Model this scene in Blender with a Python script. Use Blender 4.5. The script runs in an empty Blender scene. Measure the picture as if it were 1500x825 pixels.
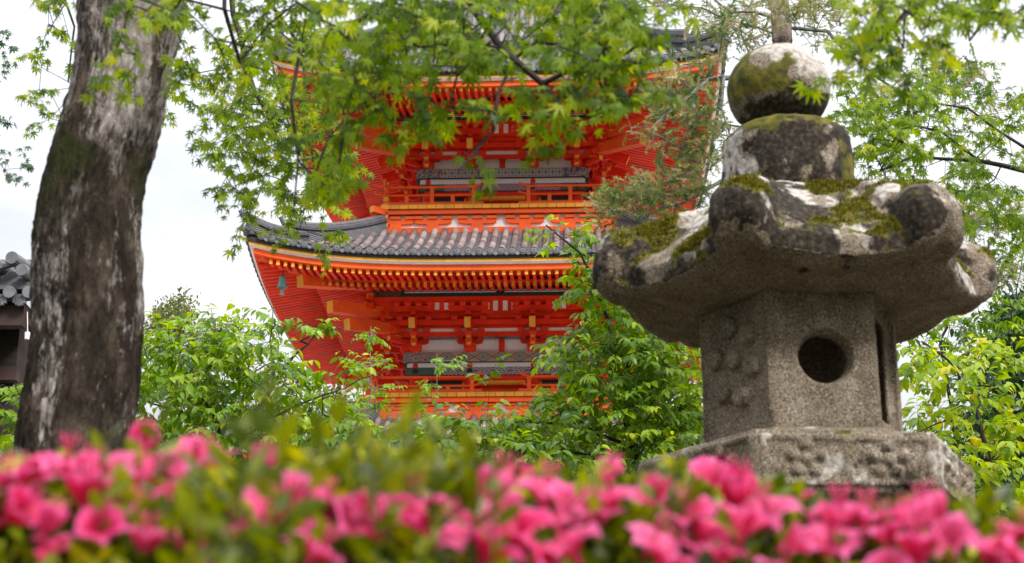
import bpy, bmesh, math, random
import numpy as np
from mathutils import Vector, Matrix, noise as mnoise
R = math.radians
C = bpy.context.scene.collection
sc = bpy.context.scene

# ------------------------------------------------------------------ camera maths
CZ = 0.8                      # height of the lens above the ground in front of the hedge
FPX, PITCH = 2525.0, R(18.39) # focal length in photo pixels, upward tilt
cP, sP = math.cos(PITCH), math.sin(PITCH)
def W(u, v, D):
    """real point seen at photo pixel (u, v) at ground distance D"""
    a = (u - 750) / FPX; b = -(v - 412.5) / FPX
    return Vector((a * D / (cP - b * sP), D, CZ + (sP + b * cP) * D / (cP - b * sP)))
def PXM(v, D):
    b = -(v - 412.5) / FPX
    y = D; z = (sP + b * cP) * D / (cP - b * sP)
    return (y * cP + z * sP) / FPX

# ------------------------------------------------------------------ tags
def tag(o, label=None, cat=None, group=None, kind=None):
    if label: o['label'] = label
    if cat: o['category'] = cat
    if group: o['group'] = group
    if kind: o['kind'] = kind
    return o
def empty(name, loc=(0, 0, 0), rz=0.0):
    o = bpy.data.objects.new(name, None); C.objects.link(o)
    o.location = loc; o.rotation_euler = (0, 0, rz); o.empty_display_size = .2
    return o
def copy_part(o, parent, rz=None, loc=None):
    c = o.copy(); C.objects.link(c); c.parent = parent
    if rz is not None: c.rotation_euler = (0, 0, rz)
    if loc is not None: c.location = loc
    return c

# ------------------------------------------------------------------ mesh builder
class MB:
    def __init__(s): s.v = []; s.f = []; s.m = []; s.t = []; s.tone = 0.5
    def face(s, idx, mi=0, tone=None):
        s.f.append(idx); s.m.append(mi); s.t.append(s.tone if tone is None else tone)
    def hexa(s, p, mi=0, tone=None, end=None, endf=1):
        """8 points: 0-3 bottom ring, 4-7 top ring. face 0:bottom 1:top 2:01 3:12 4:23 5:30 ; end = {face:mat}"""
        if tone is None: tone = random.uniform(.1, .9)
        b = len(s.v); s.v += [tuple(q) for q in p]
        F = [(3, 2, 1, 0), (4, 5, 6, 7), (0, 1, 5, 4), (1, 2, 6, 5), (2, 3, 7, 6), (3, 0, 4, 7)]
        for i, q in enumerate(F):
            s.face([b + j for j in q], (end or {}).get(i, mi), tone)
    def box(s, x0, x1, y0, y1, z0, z1, mi=0, tone=None, end=None):
        s.hexa([(x0, y0, z0), (x1, y0, z0), (x1, y1, z0), (x0, y1, z0), (x0, y0, z1), (x1, y0, z1), (x1, y1, z1), (x0, y1, z1)], mi, tone, end)
    def beam(s, A, B, w, h, mi=0, tone=None, endB=None, endA=None, up=(0, 0, 1)):
        A = Vector(A); B = Vector(B); d = (B - A).normalized(); sd = d.cross(Vector(up)).normalized(); u = sd.cross(d)
        P = []
        for z in (-h / 2, h / 2):
            P += [A - sd * w / 2 + u * z, A + sd * w / 2 + u * z, B + sd * w / 2 + u * z, B - sd * w / 2 + u * z]
        e = {}
        if endB is not None: e[4] = endB
        if endA is not None: e[2] = endA
        s.hexa(P, mi, tone, e)
    def tube(s, pts, rad, n=8, mi=0, tone=None, cap=True, half=False, up=(0, 0, 1)):
        pts = [Vector(p) for p in pts]; m = len(pts)
        if not hasattr(rad, '__len__'): rad = [rad] * m
        b = len(s.v); ref = Vector(up)
        for i, p in enumerate(pts):
            d = (pts[min(i + 1, m - 1)] - pts[max(i - 1, 0)]).normalized()
            sd = d.cross(ref)
            if sd.length < 1e-3: sd = d.cross(Vector((1, 0, 0)))
            sd.normalize(); u = sd.cross(d)
            for k in range(n):
                a = (math.pi * k / (n - 1)) if half else 2 * math.pi * k / n
                s.v.append(tuple(p + sd * rad[i] * math.cos(a) + u * rad[i] * math.sin(a)))
        kk = n - 1 if half else n
        for i in range(m - 1):
            for k in range(kk):
                k2 = (k + 1) % n
                tn = tone[i] if hasattr(tone, '__len__') else tone
                s.face([b + i * n + k, b + i * n + k2, b + (i + 1) * n + k2, b + (i + 1) * n + k], mi, tn)
        if cap:
            s.face([b + k for k in range(n)][::-1], mi, None if hasattr(tone, '__len__') else tone)
            s.face([b + (m - 1) * n + k for k in range(n)], mi, None if hasattr(tone, '__len__') else tone)
    def lathe(s, prof, c=(0, 0, 0), n=24, mi=0, tone=None, rz=0):
        b = len(s.v); m = len(prof)
        for r, z in prof:
            for k in range(n):
                a = rz + 2 * math.pi * k / n
                s.v.append((c[0] + r * math.sin(a), c[1] - r * math.cos(a), c[2] + z))
        for i in range(m - 1):
            for k in range(n):
                k2 = (k + 1) % n
                s.face([b + i * n + k, b + i * n + k2, b + (i + 1) * n + k2, b + (i + 1) * n + k], mi, tone)
        s.face([b + k for k in range(n)][::-1], mi, tone); s.face([b + (m - 1) * n + k for k in range(n)], mi, tone)
    def prism(s, poly, f, d0, d1, mi=0, tone=None):
        """poly of (p,q); f(p,q,d)->xyz; extruded d0..d1"""
        b = len(s.v); n = len(poly)
        for d in (d0, d1):
            for p, q in poly: s.v.append(tuple(f(p, q, d)))
        s.face(list(range(b, b + n)), mi, tone); s.face(list(range(b + n, b + 2 * n))[::-1], mi, tone)
        for i in range(n):
            j = (i + 1) % n
            s.face([b + i, b + n + i, b + n + j, b + j], mi, tone)
    def build(s, name, mats, parent=None, smooth=False, rz=None, loc=None):
        me = bpy.data.meshes.new(name)
        me.from_pydata(s.v, [], s.f)
        if not isinstance(mats, (list, tuple)): mats = [mats]
        for m in mats: me.materials.append(m)
        me.polygons.foreach_set('material_index', s.m)
        a = me.attributes.new('tone', 'FLOAT', 'FACE'); a.data.foreach_set('value', s.t)
        if smooth: me.polygons.foreach_set('use_smooth', [True] * len(s.f))
        me.update()
        o = bpy.data.objects.new(name, me); C.objects.link(o)
        if parent: o.parent = parent
        if rz is not None: o.rotation_euler = (0, 0, rz)
        if loc is not None: o.location = loc
        return o

def np_mesh(name, V, F, mat, parent=None, tone=None, smooth=False, mi=None):
    """V (n,3) float, F (m,k) int - all faces with the same number of corners"""
    me = bpy.data.meshes.new(name)
    m, k = F.shape
    me.vertices.add(len(V)); me.vertices.foreach_set('co', np.ascontiguousarray(V, np.float32).ravel())
    me.loops.add(m * k); me.loops.foreach_set('vertex_index', np.ascontiguousarray(F, np.int32).ravel())
    me.polygons.add(m); me.polygons.foreach_set('loop_start', np.arange(0, m * k, k, dtype=np.int32))
    if not isinstance(mat, (list, tuple)): mat = [mat]
    for q in mat: me.materials.append(q)
    me.update(calc_edges=True)
    if mi is not None: me.polygons.foreach_set('material_index', np.ascontiguousarray(mi, np.int32))
    if tone is not None:
        a = me.attributes.new('tone', 'FLOAT', 'FACE'); a.data.foreach_set('value', np.ascontiguousarray(tone, np.float32))
    if smooth: me.polygons.foreach_set('use_smooth', np.ones(m, bool))
    me.validate()
    o = bpy.data.objects.new(name, me); C.objects.link(o)
    if parent:
        o.parent = parent; o.location = -Vector(parent.location) if parent.rotation_euler.z == 0 else (0, 0, 0)
    return o

# ------------------------------------------------------------------ materials
def nt_new(name):
    m = bpy.data.materials.new(name); m.use_nodes = True; nt = m.node_tree; nt.nodes.clear()
    out = nt.nodes.new('ShaderNodeOutputMaterial')
    return m, nt, out
def N(nt, t, **kw):
    n = nt.nodes.new(t)
    for k, v in kw.items():
        if k.startswith('i_'): n.inputs[k[2:].replace('_', ' ')].default_value = v
        else: setattr(n, k, v)
    return n
def MA(nt, op, a, b=None, c=None):
    n = nt.nodes.new('ShaderNodeMath'); n.operation = op
    for i, x in enumerate((a, b, c)):
        if x is None: continue
        if isinstance(x, (int, float)): n.inputs[i].default_value = x
        else: nt.links.new(x, n.inputs[i])
    return n.outputs[0]
def MIX(nt, fac, a, b, mode='MIX'):
    n = nt.nodes.new('ShaderNodeMix'); n.data_type = 'RGBA'; n.blend_type = mode
    for s, x in ((n.inputs[0], fac), (n.inputs[6], a), (n.inputs[7], b)):
        if isinstance(x, (int, float)): s.default_value = x
        elif isinstance(x, (tuple, list)): s.default_value = (*x[:3], 1)
        else: nt.links.new(x, s)
    return n.outputs[2]
def RAMP(nt, fac, stops):
    n = nt.nodes.new('ShaderNodeValToRGB'); el = n.color_ramp.elements
    while len(el) > 1: el.remove(el[0])
    el[0].position = stops[0][0]; el[0].color = (*stops[0][1], 1)
    for p, c in stops[1:]:
        e = el.new(p); e.color = (*c, 1)
    nt.links.new(fac, n.inputs[0]); return n.outputs[0]
def NOISE(nt, scale, detail=4, stretch=None, rough=.55, coord='Object', dist=0):
    tc = nt.nodes.new('ShaderNodeTexCoord'); src = tc.outputs[coord]
    if stretch:
        mp = nt.nodes.new('ShaderNodeMapping'); mp.inputs['Scale'].default_value = stretch
        nt.links.new(src, mp.inputs[0]); src = mp.outputs[0]
    n = nt.nodes.new('ShaderNodeTexNoise'); n.inputs['Scale'].default_value = scale
    n.inputs['Detail'].default_value = detail; n.inputs['Roughness'].default_value = rough; n.inputs['Distortion'].default_value = dist
    nt.links.new(src, n.inputs['Vector']); return n.outputs[0]
def BUMP(nt, h, strength, dist=.01):
    b = nt.nodes.new('ShaderNodeBump'); b.inputs['Strength'].default_value = strength; b.inputs['Distance'].default_value = dist
    nt.links.new(h, b.inputs['Height']); return b.outputs[0]
def PRIN(nt, out, col, rough=.6, normal=None, spec=.4, metallic=0):
    p = nt.nodes.new('ShaderNodeBsdfPrincipled')
    if isinstance(col, (tuple, list)): p.inputs['Base Color'].default_value = (*col[:3], 1)
    else: nt.links.new(col, p.inputs['Base Color'])
    if isinstance(rough, (int, float)): p.inputs['Roughness'].default_value = rough
    else: nt.links.new(rough, p.inputs['Roughness'])
    p.inputs['Specular IOR Level'].default_value = spec; p.inputs['Metallic'].default_value = metallic
    if normal is not None: nt.links.new(normal, p.inputs['Normal'])
    if out is not None: nt.links.new(p.outputs[0], out.inputs[0])
    return p.outputs[0]
def ATTR(nt, name='tone'):
    a = nt.nodes.new('ShaderNodeAttribute'); a.attribute_name = name; return a

def simple(name, stops, scale=3, detail=5, rough=.6, bump=0, bscale=30, stretch=None, spec=.4, tone=0, bdist=.01, metallic=0):
    m, nt, out = nt_new(name)
    f = NOISE(nt, scale, detail, stretch)
    if tone: f = MA(nt, 'ADD', MA(nt, 'MULTIPLY', f, 1 - tone), MA(nt, 'MULTIPLY', ATTR(nt).outputs['Fac'], tone))
    col = RAMP(nt, f, stops) if len(stops) > 1 else stops[0][1]
    nm = BUMP(nt, NOISE(nt, bscale, 5, stretch), bump, bdist) if bump else None
    PRIN(nt, out, col, rough, nm, spec, metallic); return m
def paint(name, c, rough=.5, wear=.12):
    """painted timber: faint grain, slight fading and grime"""
    m, nt, out = nt_new(name)
    g = NOISE(nt, 2.3, 6, (1, 1, 1)); g2 = NOISE(nt, 22, 3)
    f = MA(nt, 'ADD', MA(nt, 'MULTIPLY', g, .7), MA(nt, 'MULTIPLY', g2, .3))
    lo = tuple(x * (1 - wear * 1.6) for x in c); hi = tuple(min(1, x * (1 + wear)) for x in c)
    col = RAMP(nt, f, [(.3, lo), (.7, hi)])
    st = NOISE(nt, 1.6, 7, (3, 3, .5), .7)                          # rain streaks and chalky patches
    col = MIX(nt, RAMP(nt, st, [(.55, (0, 0, 0)), (.75, (.30, .30, .30))]), col, tuple(x * .45 for x in c))
    col = MIX(nt, RAMP(nt, NOISE(nt, 5, 6, None, .7), [(.58, (0, 0, 0)), (.75, (.22, .22, .22))]), col, tuple(min(1, x * .7 + .2) for x in c))
    tn = MA(nt, 'ADD', MA(nt, 'MULTIPLY', ATTR(nt).outputs['Fac'], .30), .85); vm = nt.nodes.new('ShaderNodeVectorMath'); vm.operation = 'SCALE'; nt.links.new(col, vm.inputs[0]); nt.links.new(tn, vm.inputs['Scale']); col = vm.outputs[0]
    PRIN(nt, out, col, RAMP(nt, g, [(.3, (rough,) * 3), (.7, (min(1, rough + .3),) * 3)]), BUMP(nt, g2, .15, .004), .3); return m
def leafmat(name, stops, trans=.45, rough=.45, spec=.35):
    m, nt, out = nt_new(name)
    t = ATTR(nt).outputs['Fac']
    f = MA(nt, 'ADD', MA(nt, 'MULTIPLY', t, .85), MA(nt, 'MULTIPLY', NOISE(nt, 2.2, 2), .15))
    col = RAMP(nt, f, stops)
    p = PRIN(nt, None, col, rough, None, spec)
    tr = nt.nodes.new('ShaderNodeBsdfTranslucent')
    hs = nt.nodes.new('ShaderNodeHueSaturation'); hs.inputs['Hue'].default_value = .485; hs.inputs['Saturation'].default_value = 1.1; hs.inputs['Value'].default_value = 1.5
    nt.links.new(col, hs.inputs['Color']); nt.links.new(hs.outputs[0], tr.inputs['Color'])
    mx = nt.nodes.new('ShaderNodeMixShader'); mx.inputs[0].default_value = trans
    nt.links.new(p, mx.inputs[1]); nt.links.new(tr.outputs[0], mx.inputs[2]); nt.links.new(mx.outputs[0], out.inputs[0])
    return m

RED = paint('vermilion_paint', (.86, .040, .006), wear=.2)
RED_LIT = paint('lit_vermilion_paint', (.90, .115, .014), wear=.16)  # same vermilion as RED, with the light on its front faces put into the colour
YEL = paint('yellow_ochre_paint', (.78, .36, .035))
WHT = paint('white_plaster', (.86, .82, .81), .8, wear=.06)
GREEN = paint('dark_green_paint', (.018, .045, .035))
TEAL = paint('teal_paint', (.03, .14, .11))
BLACK = simple('dark_wood', [(.3, (.012, .010, .009)), (.7, (.03, .024, .02))], 4)
DARKW = simple('brown_black_wood', [(.3, (.010, .007, .006)), (.7, (.035, .02, .016))], 3, stretch=(1, 1, 6), rough=.7)
TILE = simple('grey_roof_tile', [(.2, (.045, .045, .055)), (.5, (.12, .12, .135)), (.8, (.24, .235, .25))], 9, tone=.5, rough=.5, bump=.2, bscale=60)
ROLL = simple('weathered_cover_tile', [(.15, (.10, .080, .080)), (.4, (.18, .145, .14)), (.6, (.27, .23, .22)), (.9, (.46, .42, .41))], 9, tone=.6, rough=.45, bump=.25, bscale=50, spec=.5)
BRONZE = simple('verdigris_bronze', [(.3, (.10, .25, .24)), (.7, (.22, .42, .40))], 14, rough=.6, bump=.2)
DBRONZE = simple('dark_bronze', [(.3, (.02, .022, .03)), (.7, (.06, .06, .07))], 14, rough=.5)
GRAVEL = simple('pale_gravel', [(.3, (.36, .34, .31)), (.7, (.52, .50, .46))], 6, rough=.95, bump=.4, bscale=80)

def lattice_tile():
    m, nt, out = nt_new('pierced_ridge_tile')
    tc = nt.nodes.new('ShaderNodeTexCoord'); sx = nt.nodes.new('ShaderNodeSeparateXYZ'); nt.links.new(tc.outputs['Object'], sx.inputs[0])
    h = MA(nt, 'ADD', sx.outputs[0], sx.outputs[1])
    a = MA(nt, 'SINE', MA(nt, 'MULTIPLY', MA(nt, 'ADD', h, sx.outputs[2]), 62)); b = MA(nt, 'SINE', MA(nt, 'MULTIPLY', MA(nt, 'SUBTRACT', h, sx.outputs[2]), 62))
    d = MA(nt, 'MULTIPLY', a, b)
    col = RAMP(nt, MA(nt, 'ADD', MA(nt, 'MULTIPLY', d, .5), .5), [(.35, (.02, .02, .025)), (.55, (.24, .24, .26))])
    PRIN(nt, out, col, .6, BUMP(nt, d, .6, .02)); return m
LATT = lattice_tile()

def band(name, kind):
    """painted textile pattern of the tie beams: horizontal coordinate x+y, vertical z"""
    m, nt, out = nt_new(name)
    tc = nt.nodes.new('ShaderNodeTexCoord'); sx = nt.nodes.new('ShaderNodeSeparateXYZ'); nt.links.new(tc.outputs['Object'], sx.inputs[0])
    h = sx.outputs[0]; z = sx.outputs[2]
    def tri(x, per, off=0):   # triangle wave 0..1, 0 at centre of the cell
        f = MA(nt, 'FRACT', MA(nt, 'ADD', MA(nt, 'DIVIDE', x, per), off)); return MA(nt, 'ABSOLUTE', MA(nt, 'SUBTRACT', MA(nt, 'MULTIPLY', f, 2), 1))
    if kind == 1:       # beige ground, dark diagonal lattice, teal flowers in diamonds
        P = .47
        dx = tri(h, P, .5); dz = MA(nt, 'MULTIPLY', MA(nt, 'ABSOLUTE', z), 7.2)
        dm = MA(nt, 'ADD', MA(nt, 'MULTIPLY', dx, 1.0), dz)
        line = MA(nt, 'LESS_THAN', MA(nt, 'ABSOLUTE', MA(nt, 'SUBTRACT', dm, .98)), .09)
        col = MIX(nt, line, (.42, .28, .19), (.05, .10, .09))
        col = MIX(nt, MA(nt, 'LESS_THAN', dm, .58), col, (.02, .17, .15))
        col = MIX(nt, MA(nt, 'LESS_THAN', dm, .40), col, (.55, .45, .32))
        col = MIX(nt, MA(nt, 'LESS_THAN', dm, .28), col, (.03, .15, .30))
        col = MIX(nt, MA(nt, 'GREATER_THAN', MA(nt, 'ABSOLUTE', h), 1.72), col, RAMP(nt, NOISE(nt, 14, 2), [(.38, (.03, .06, .28)), (.46, (.45, .36, .25)), (.54, (.05, .22, .16)), (.62, (.55, .10, .05))]))
    elif kind == 2:     # grey ground with fine diamond trellis and pink knots
        P = .44
        dm = MA(nt, 'ADD', tri(h, P), MA(nt, 'MULTIPLY', MA(nt, 'ABSOLUTE', z), 9))
        st = MA(nt, 'FRACT', MA(nt, 'MULTIPLY', dm, 2.0))
        col = MIX(nt, MA(nt, 'GREATER_THAN', st, .55), (.46, .45, .44), (.05, .09, .13))
        col = MIX(nt, MA(nt, 'LESS_THAN', dm, .25), col, (.50, .10, .08))
        col = MIX(nt, MA(nt, 'GREATER_THAN', MA(nt, 'ABSOLUTE', h), 1.55), col, (.05, .13, .09))
    elif kind == 3:     # white and green ogee circles of the top storey
        P = .36
        a = MA(nt, 'SINE', MA(nt, 'MULTIPLY', MA(nt, 'ADD', h, z), 17.4)); b = MA(nt, 'SINE', MA(nt, 'MULTIPLY', MA(nt, 'SUBTRACT', h, z), 17.4))
        d = MA(nt, 'MULTIPLY', a, b)
        col = RAMP(nt, MA(nt, 'ADD', MA(nt, 'MULTIPLY', d, .5), .5), [(0, (.04, .10, .26)), (.2, (.45, .42, .40)), (.42, (.48, .46, .44)), (.5, (.04, .18, .12)), (.6, (.5, .47, .44)), (.9, (.04, .2, .15))])
        col = MIX(nt, MA(nt, 'GREATER_THAN', MA(nt, 'ABSOLUTE', h), 1.6), col, RAMP(nt, NOISE(nt, 14, 2), [(.38, (.30, .04, .03)), (.46, (.5, .42, .35)), (.54, (.04, .2, .14)), (.62, (.05, .08, .30))]))
    else:
        a = MA(nt, 'SINE', MA(nt, 'MULTIPLY', MA(nt, 'ADD', h, z), 22)); b = MA(nt, 'SINE', MA(nt, 'MULTIPLY', MA(nt, 'SUBTRACT', h, z), 22))
        d = MA(nt, 'MULTIPLY', a, b)
        col = RAMP(nt, MA(nt, 'ADD', MA(nt, 'MULTIPLY', d, .5), .5), [(0, (.35, .05, .05)), (.25, (.42, .38, .40)), (.5, (.07, .10, .30)), (.75, (.45, .40, .38)), (1, (.3, .05, .06))])
        col = MIX(nt, MA(nt, 'GREATER_THAN', MA(nt, 'ABSOLUTE', h), 1.55), col, (.04, .12, .08))
    PRIN(nt, out, col, .6); return m
BAND = {k: band('patterned_beam_%d' % k, k) for k in (1, 2, 3, 4)}
CARVE = simple('carved_cloud_paint', [(.42, (.02, .012, .012)), (.5, (.20, .11, .07)), (.56, (.02, .014, .014)), (.63, (.18, .10, .07))], 16, 3)

# ------------------------------------------------------------------ world, sun, camera
def make_world():
    w = bpy.data.worlds.new('World'); sc.world = w; w.use_nodes = True; nt = w.node_tree; nt.nodes.clear()
    out = nt.nodes.new('ShaderNodeOutputWorld'); bg = nt.nodes.new('ShaderNodeBackground')
    sky = nt.nodes.new('ShaderNodeTexSky'); sky.sky_type = 'NISHITA'; sky.sun_disc = False
    sky.sun_elevation = SUN_EL; sky.sun_rotation = SUN_ROT
    tc = nt.nodes.new('ShaderNodeTexCoord'); mp = nt.nodes.new('ShaderNodeMapping'); mp.inputs['Scale'].default_value = (1, 1, 2.6)
    nt.links.new(tc.outputs['Generated'], mp.inputs[0])
    n = nt.nodes.new('ShaderNodeTexNoise'); n.inputs['Scale'].default_value = 2.4; n.inputs['Detail'].default_value = 6; n.inputs['Roughness'].default_value = .5
    nt.links.new(mp.outputs[0], n.inputs['Vector'])
    cloud = RAMP(nt, n.outputs[0], [(.40, (9.0, 9.7, 10.9)), (.48, (12.0, 12.5, 13.3)), (.56, (15.2, 15.3, 15.6))])
    sx = nt.nodes.new('ShaderNodeSeparateXYZ'); nt.links.new(tc.outputs['Generated'], sx.inputs[0])
    k = MA(nt, 'ADD', MA(nt, 'MULTIPLY', MA(nt, 'MAXIMUM', sx.outputs[2], 0), 1.6), .20)      # overcast sky: the zenith is brighter than the horizon
    vm = nt.nodes.new('ShaderNodeVectorMath'); vm.operation = 'SCALE'; nt.links.new(cloud, vm.inputs[0]); nt.links.new(k, vm.inputs['Scale'])
    col = MIX(nt, .93, sky.outputs[0], vm.outputs[0])
    nt.links.new(col, bg.inputs[0]); bg.inputs[1].default_value = .075
    nt.links.new(bg.outputs[0], out.inputs[0])
SUN_EL, SUN_AZ = R(40), R(142)     # azimuth clockwise from +Y: behind the camera, to the right
SUN_ROT = SUN_AZ
make_world()
ld = bpy.data.lights.new('sun', 'SUN'); ld.energy = 3.0; ld.angle = R(14); ld.color = (1, .965, .91)
lo = bpy.data.objects.new('sun', ld); C.objects.link(lo)
dv = Vector((math.sin(SUN_AZ) * math.cos(SUN_EL), math.cos(SUN_AZ) * math.cos(SUN_EL), math.sin(SUN_EL)))
lo.rotation_euler = dv.to_track_quat('Z', 'Y').to_euler(); lo.location = dv * 60
cd = bpy.data.cameras.new('camera'); cam = bpy.data.objects.new('camera', cd); C.objects.link(cam); sc.camera = cam
cam.location = (0, 0, CZ); cam.rotation_euler = (R(90) + PITCH, 0, 0)
cd.sensor_width = 36; cd.lens = 36 * FPX / 1500; cd.clip_start = .05; cd.clip_end = 3000
cd.dof.use_dof = True; cd.dof.focus_distance = 15; cd.dof.aperture_fstop = 6.5; cd.dof.aperture_blades = 7
sc.view_settings.view_transform = 'Standard'; sc.view_settings.look = 'None'; sc.view_settings.gamma = 1
sc.view_settings.use_curve_mapping = False; sc.view_settings.exposure = EXPOSURE = 0.56
sc.cycles.use_denoising = True
sc.cycles.max_bounces = 8; sc.cycles.diffuse_bounces = 4; sc.cycles.transmission_bounces = 4; sc.cycles.transparent_max_bounces = 4
sc.cycles.sample_clamp_indirect = 8

# ------------------------------------------------------------------ ground
def ground_z(x, y):
    t = min(1, max(0, (y - 7) / 27)); t = t * t * (3 - 2 * t)
    return 4.1 * t
def ground_mat():
    m, nt, out = nt_new('earth_and_gravel')
    tc = nt.nodes.new('ShaderNodeTexCoord'); sx = nt.nodes.new('ShaderNodeSeparateXYZ'); nt.links.new(tc.outputs['Object'], sx.inputs[0])
    gr = RAMP(nt, NOISE(nt, .6, 5), [(.3, (.36, .34, .30)), (.7, (.54, .52, .48))])
    ea = RAMP(nt, NOISE(nt, 2.5, 6), [(.3, (.035, .045, .015)), (.55, (.075, .065, .04)), (.75, (.11, .10, .06))])
    f = RAMP(nt, MA(nt, 'ADD', MA(nt, 'MULTIPLY', sx.outputs[1], 1 / 40), MA(nt, 'MULTIPLY', NOISE(nt, .3, 4), .12)), [(.66, (0, 0, 0)), (.72, (1, 1, 1))])
    PRIN(nt, out, MIX(nt, f, ea, gr), .95, BUMP(nt, NOISE(nt, 40, 4), .5, .01), .2); return m
def make_ground():
    b = MB(); xs = [-1500, -300, -80] + list(range(-40, 41, 4)) + [80, 300, 1500]; ys = [-1500, -200, -40, -10, 0] + list(range(3, 70, 3)) + [90, 300, 1500]
    for y in ys:
        for x in xs: b.v.append((x, y, ground_z(x, y)))
    n = len(xs)
    for j in range(len(ys) - 1):
        for i in range(n - 1): b.face([j * n + i, j * n + i + 1, (j + 1) * n + i + 1, (j + 1) * n + i])
    o = b.build('ground', ground_mat()); tag(o, kind='structure')
make_ground()

# ------------------------------------------------------------------ pagoda
PBX, PBY, PBZ = -.18, 45.3, 4.1
PYAW = R(2.01)
pag = empty('pagoda', (PBX, PBY, PBZ), -PYAW)
tag(pag, 'vermilion red and orange tiered pagoda with grey tiled roofs and white panels behind the trees', 'pagoda')
PZ = CZ - PBZ
DONE_RAFT = [0]

def copies(o, odd=.004, start=1):
    for s in range(start, 4):
        copy_part(o, pag, rz=s * math.pi / 2, loc=(o.location.x * 0, 0, o.location.z + (odd if s % 2 else 0)))

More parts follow.
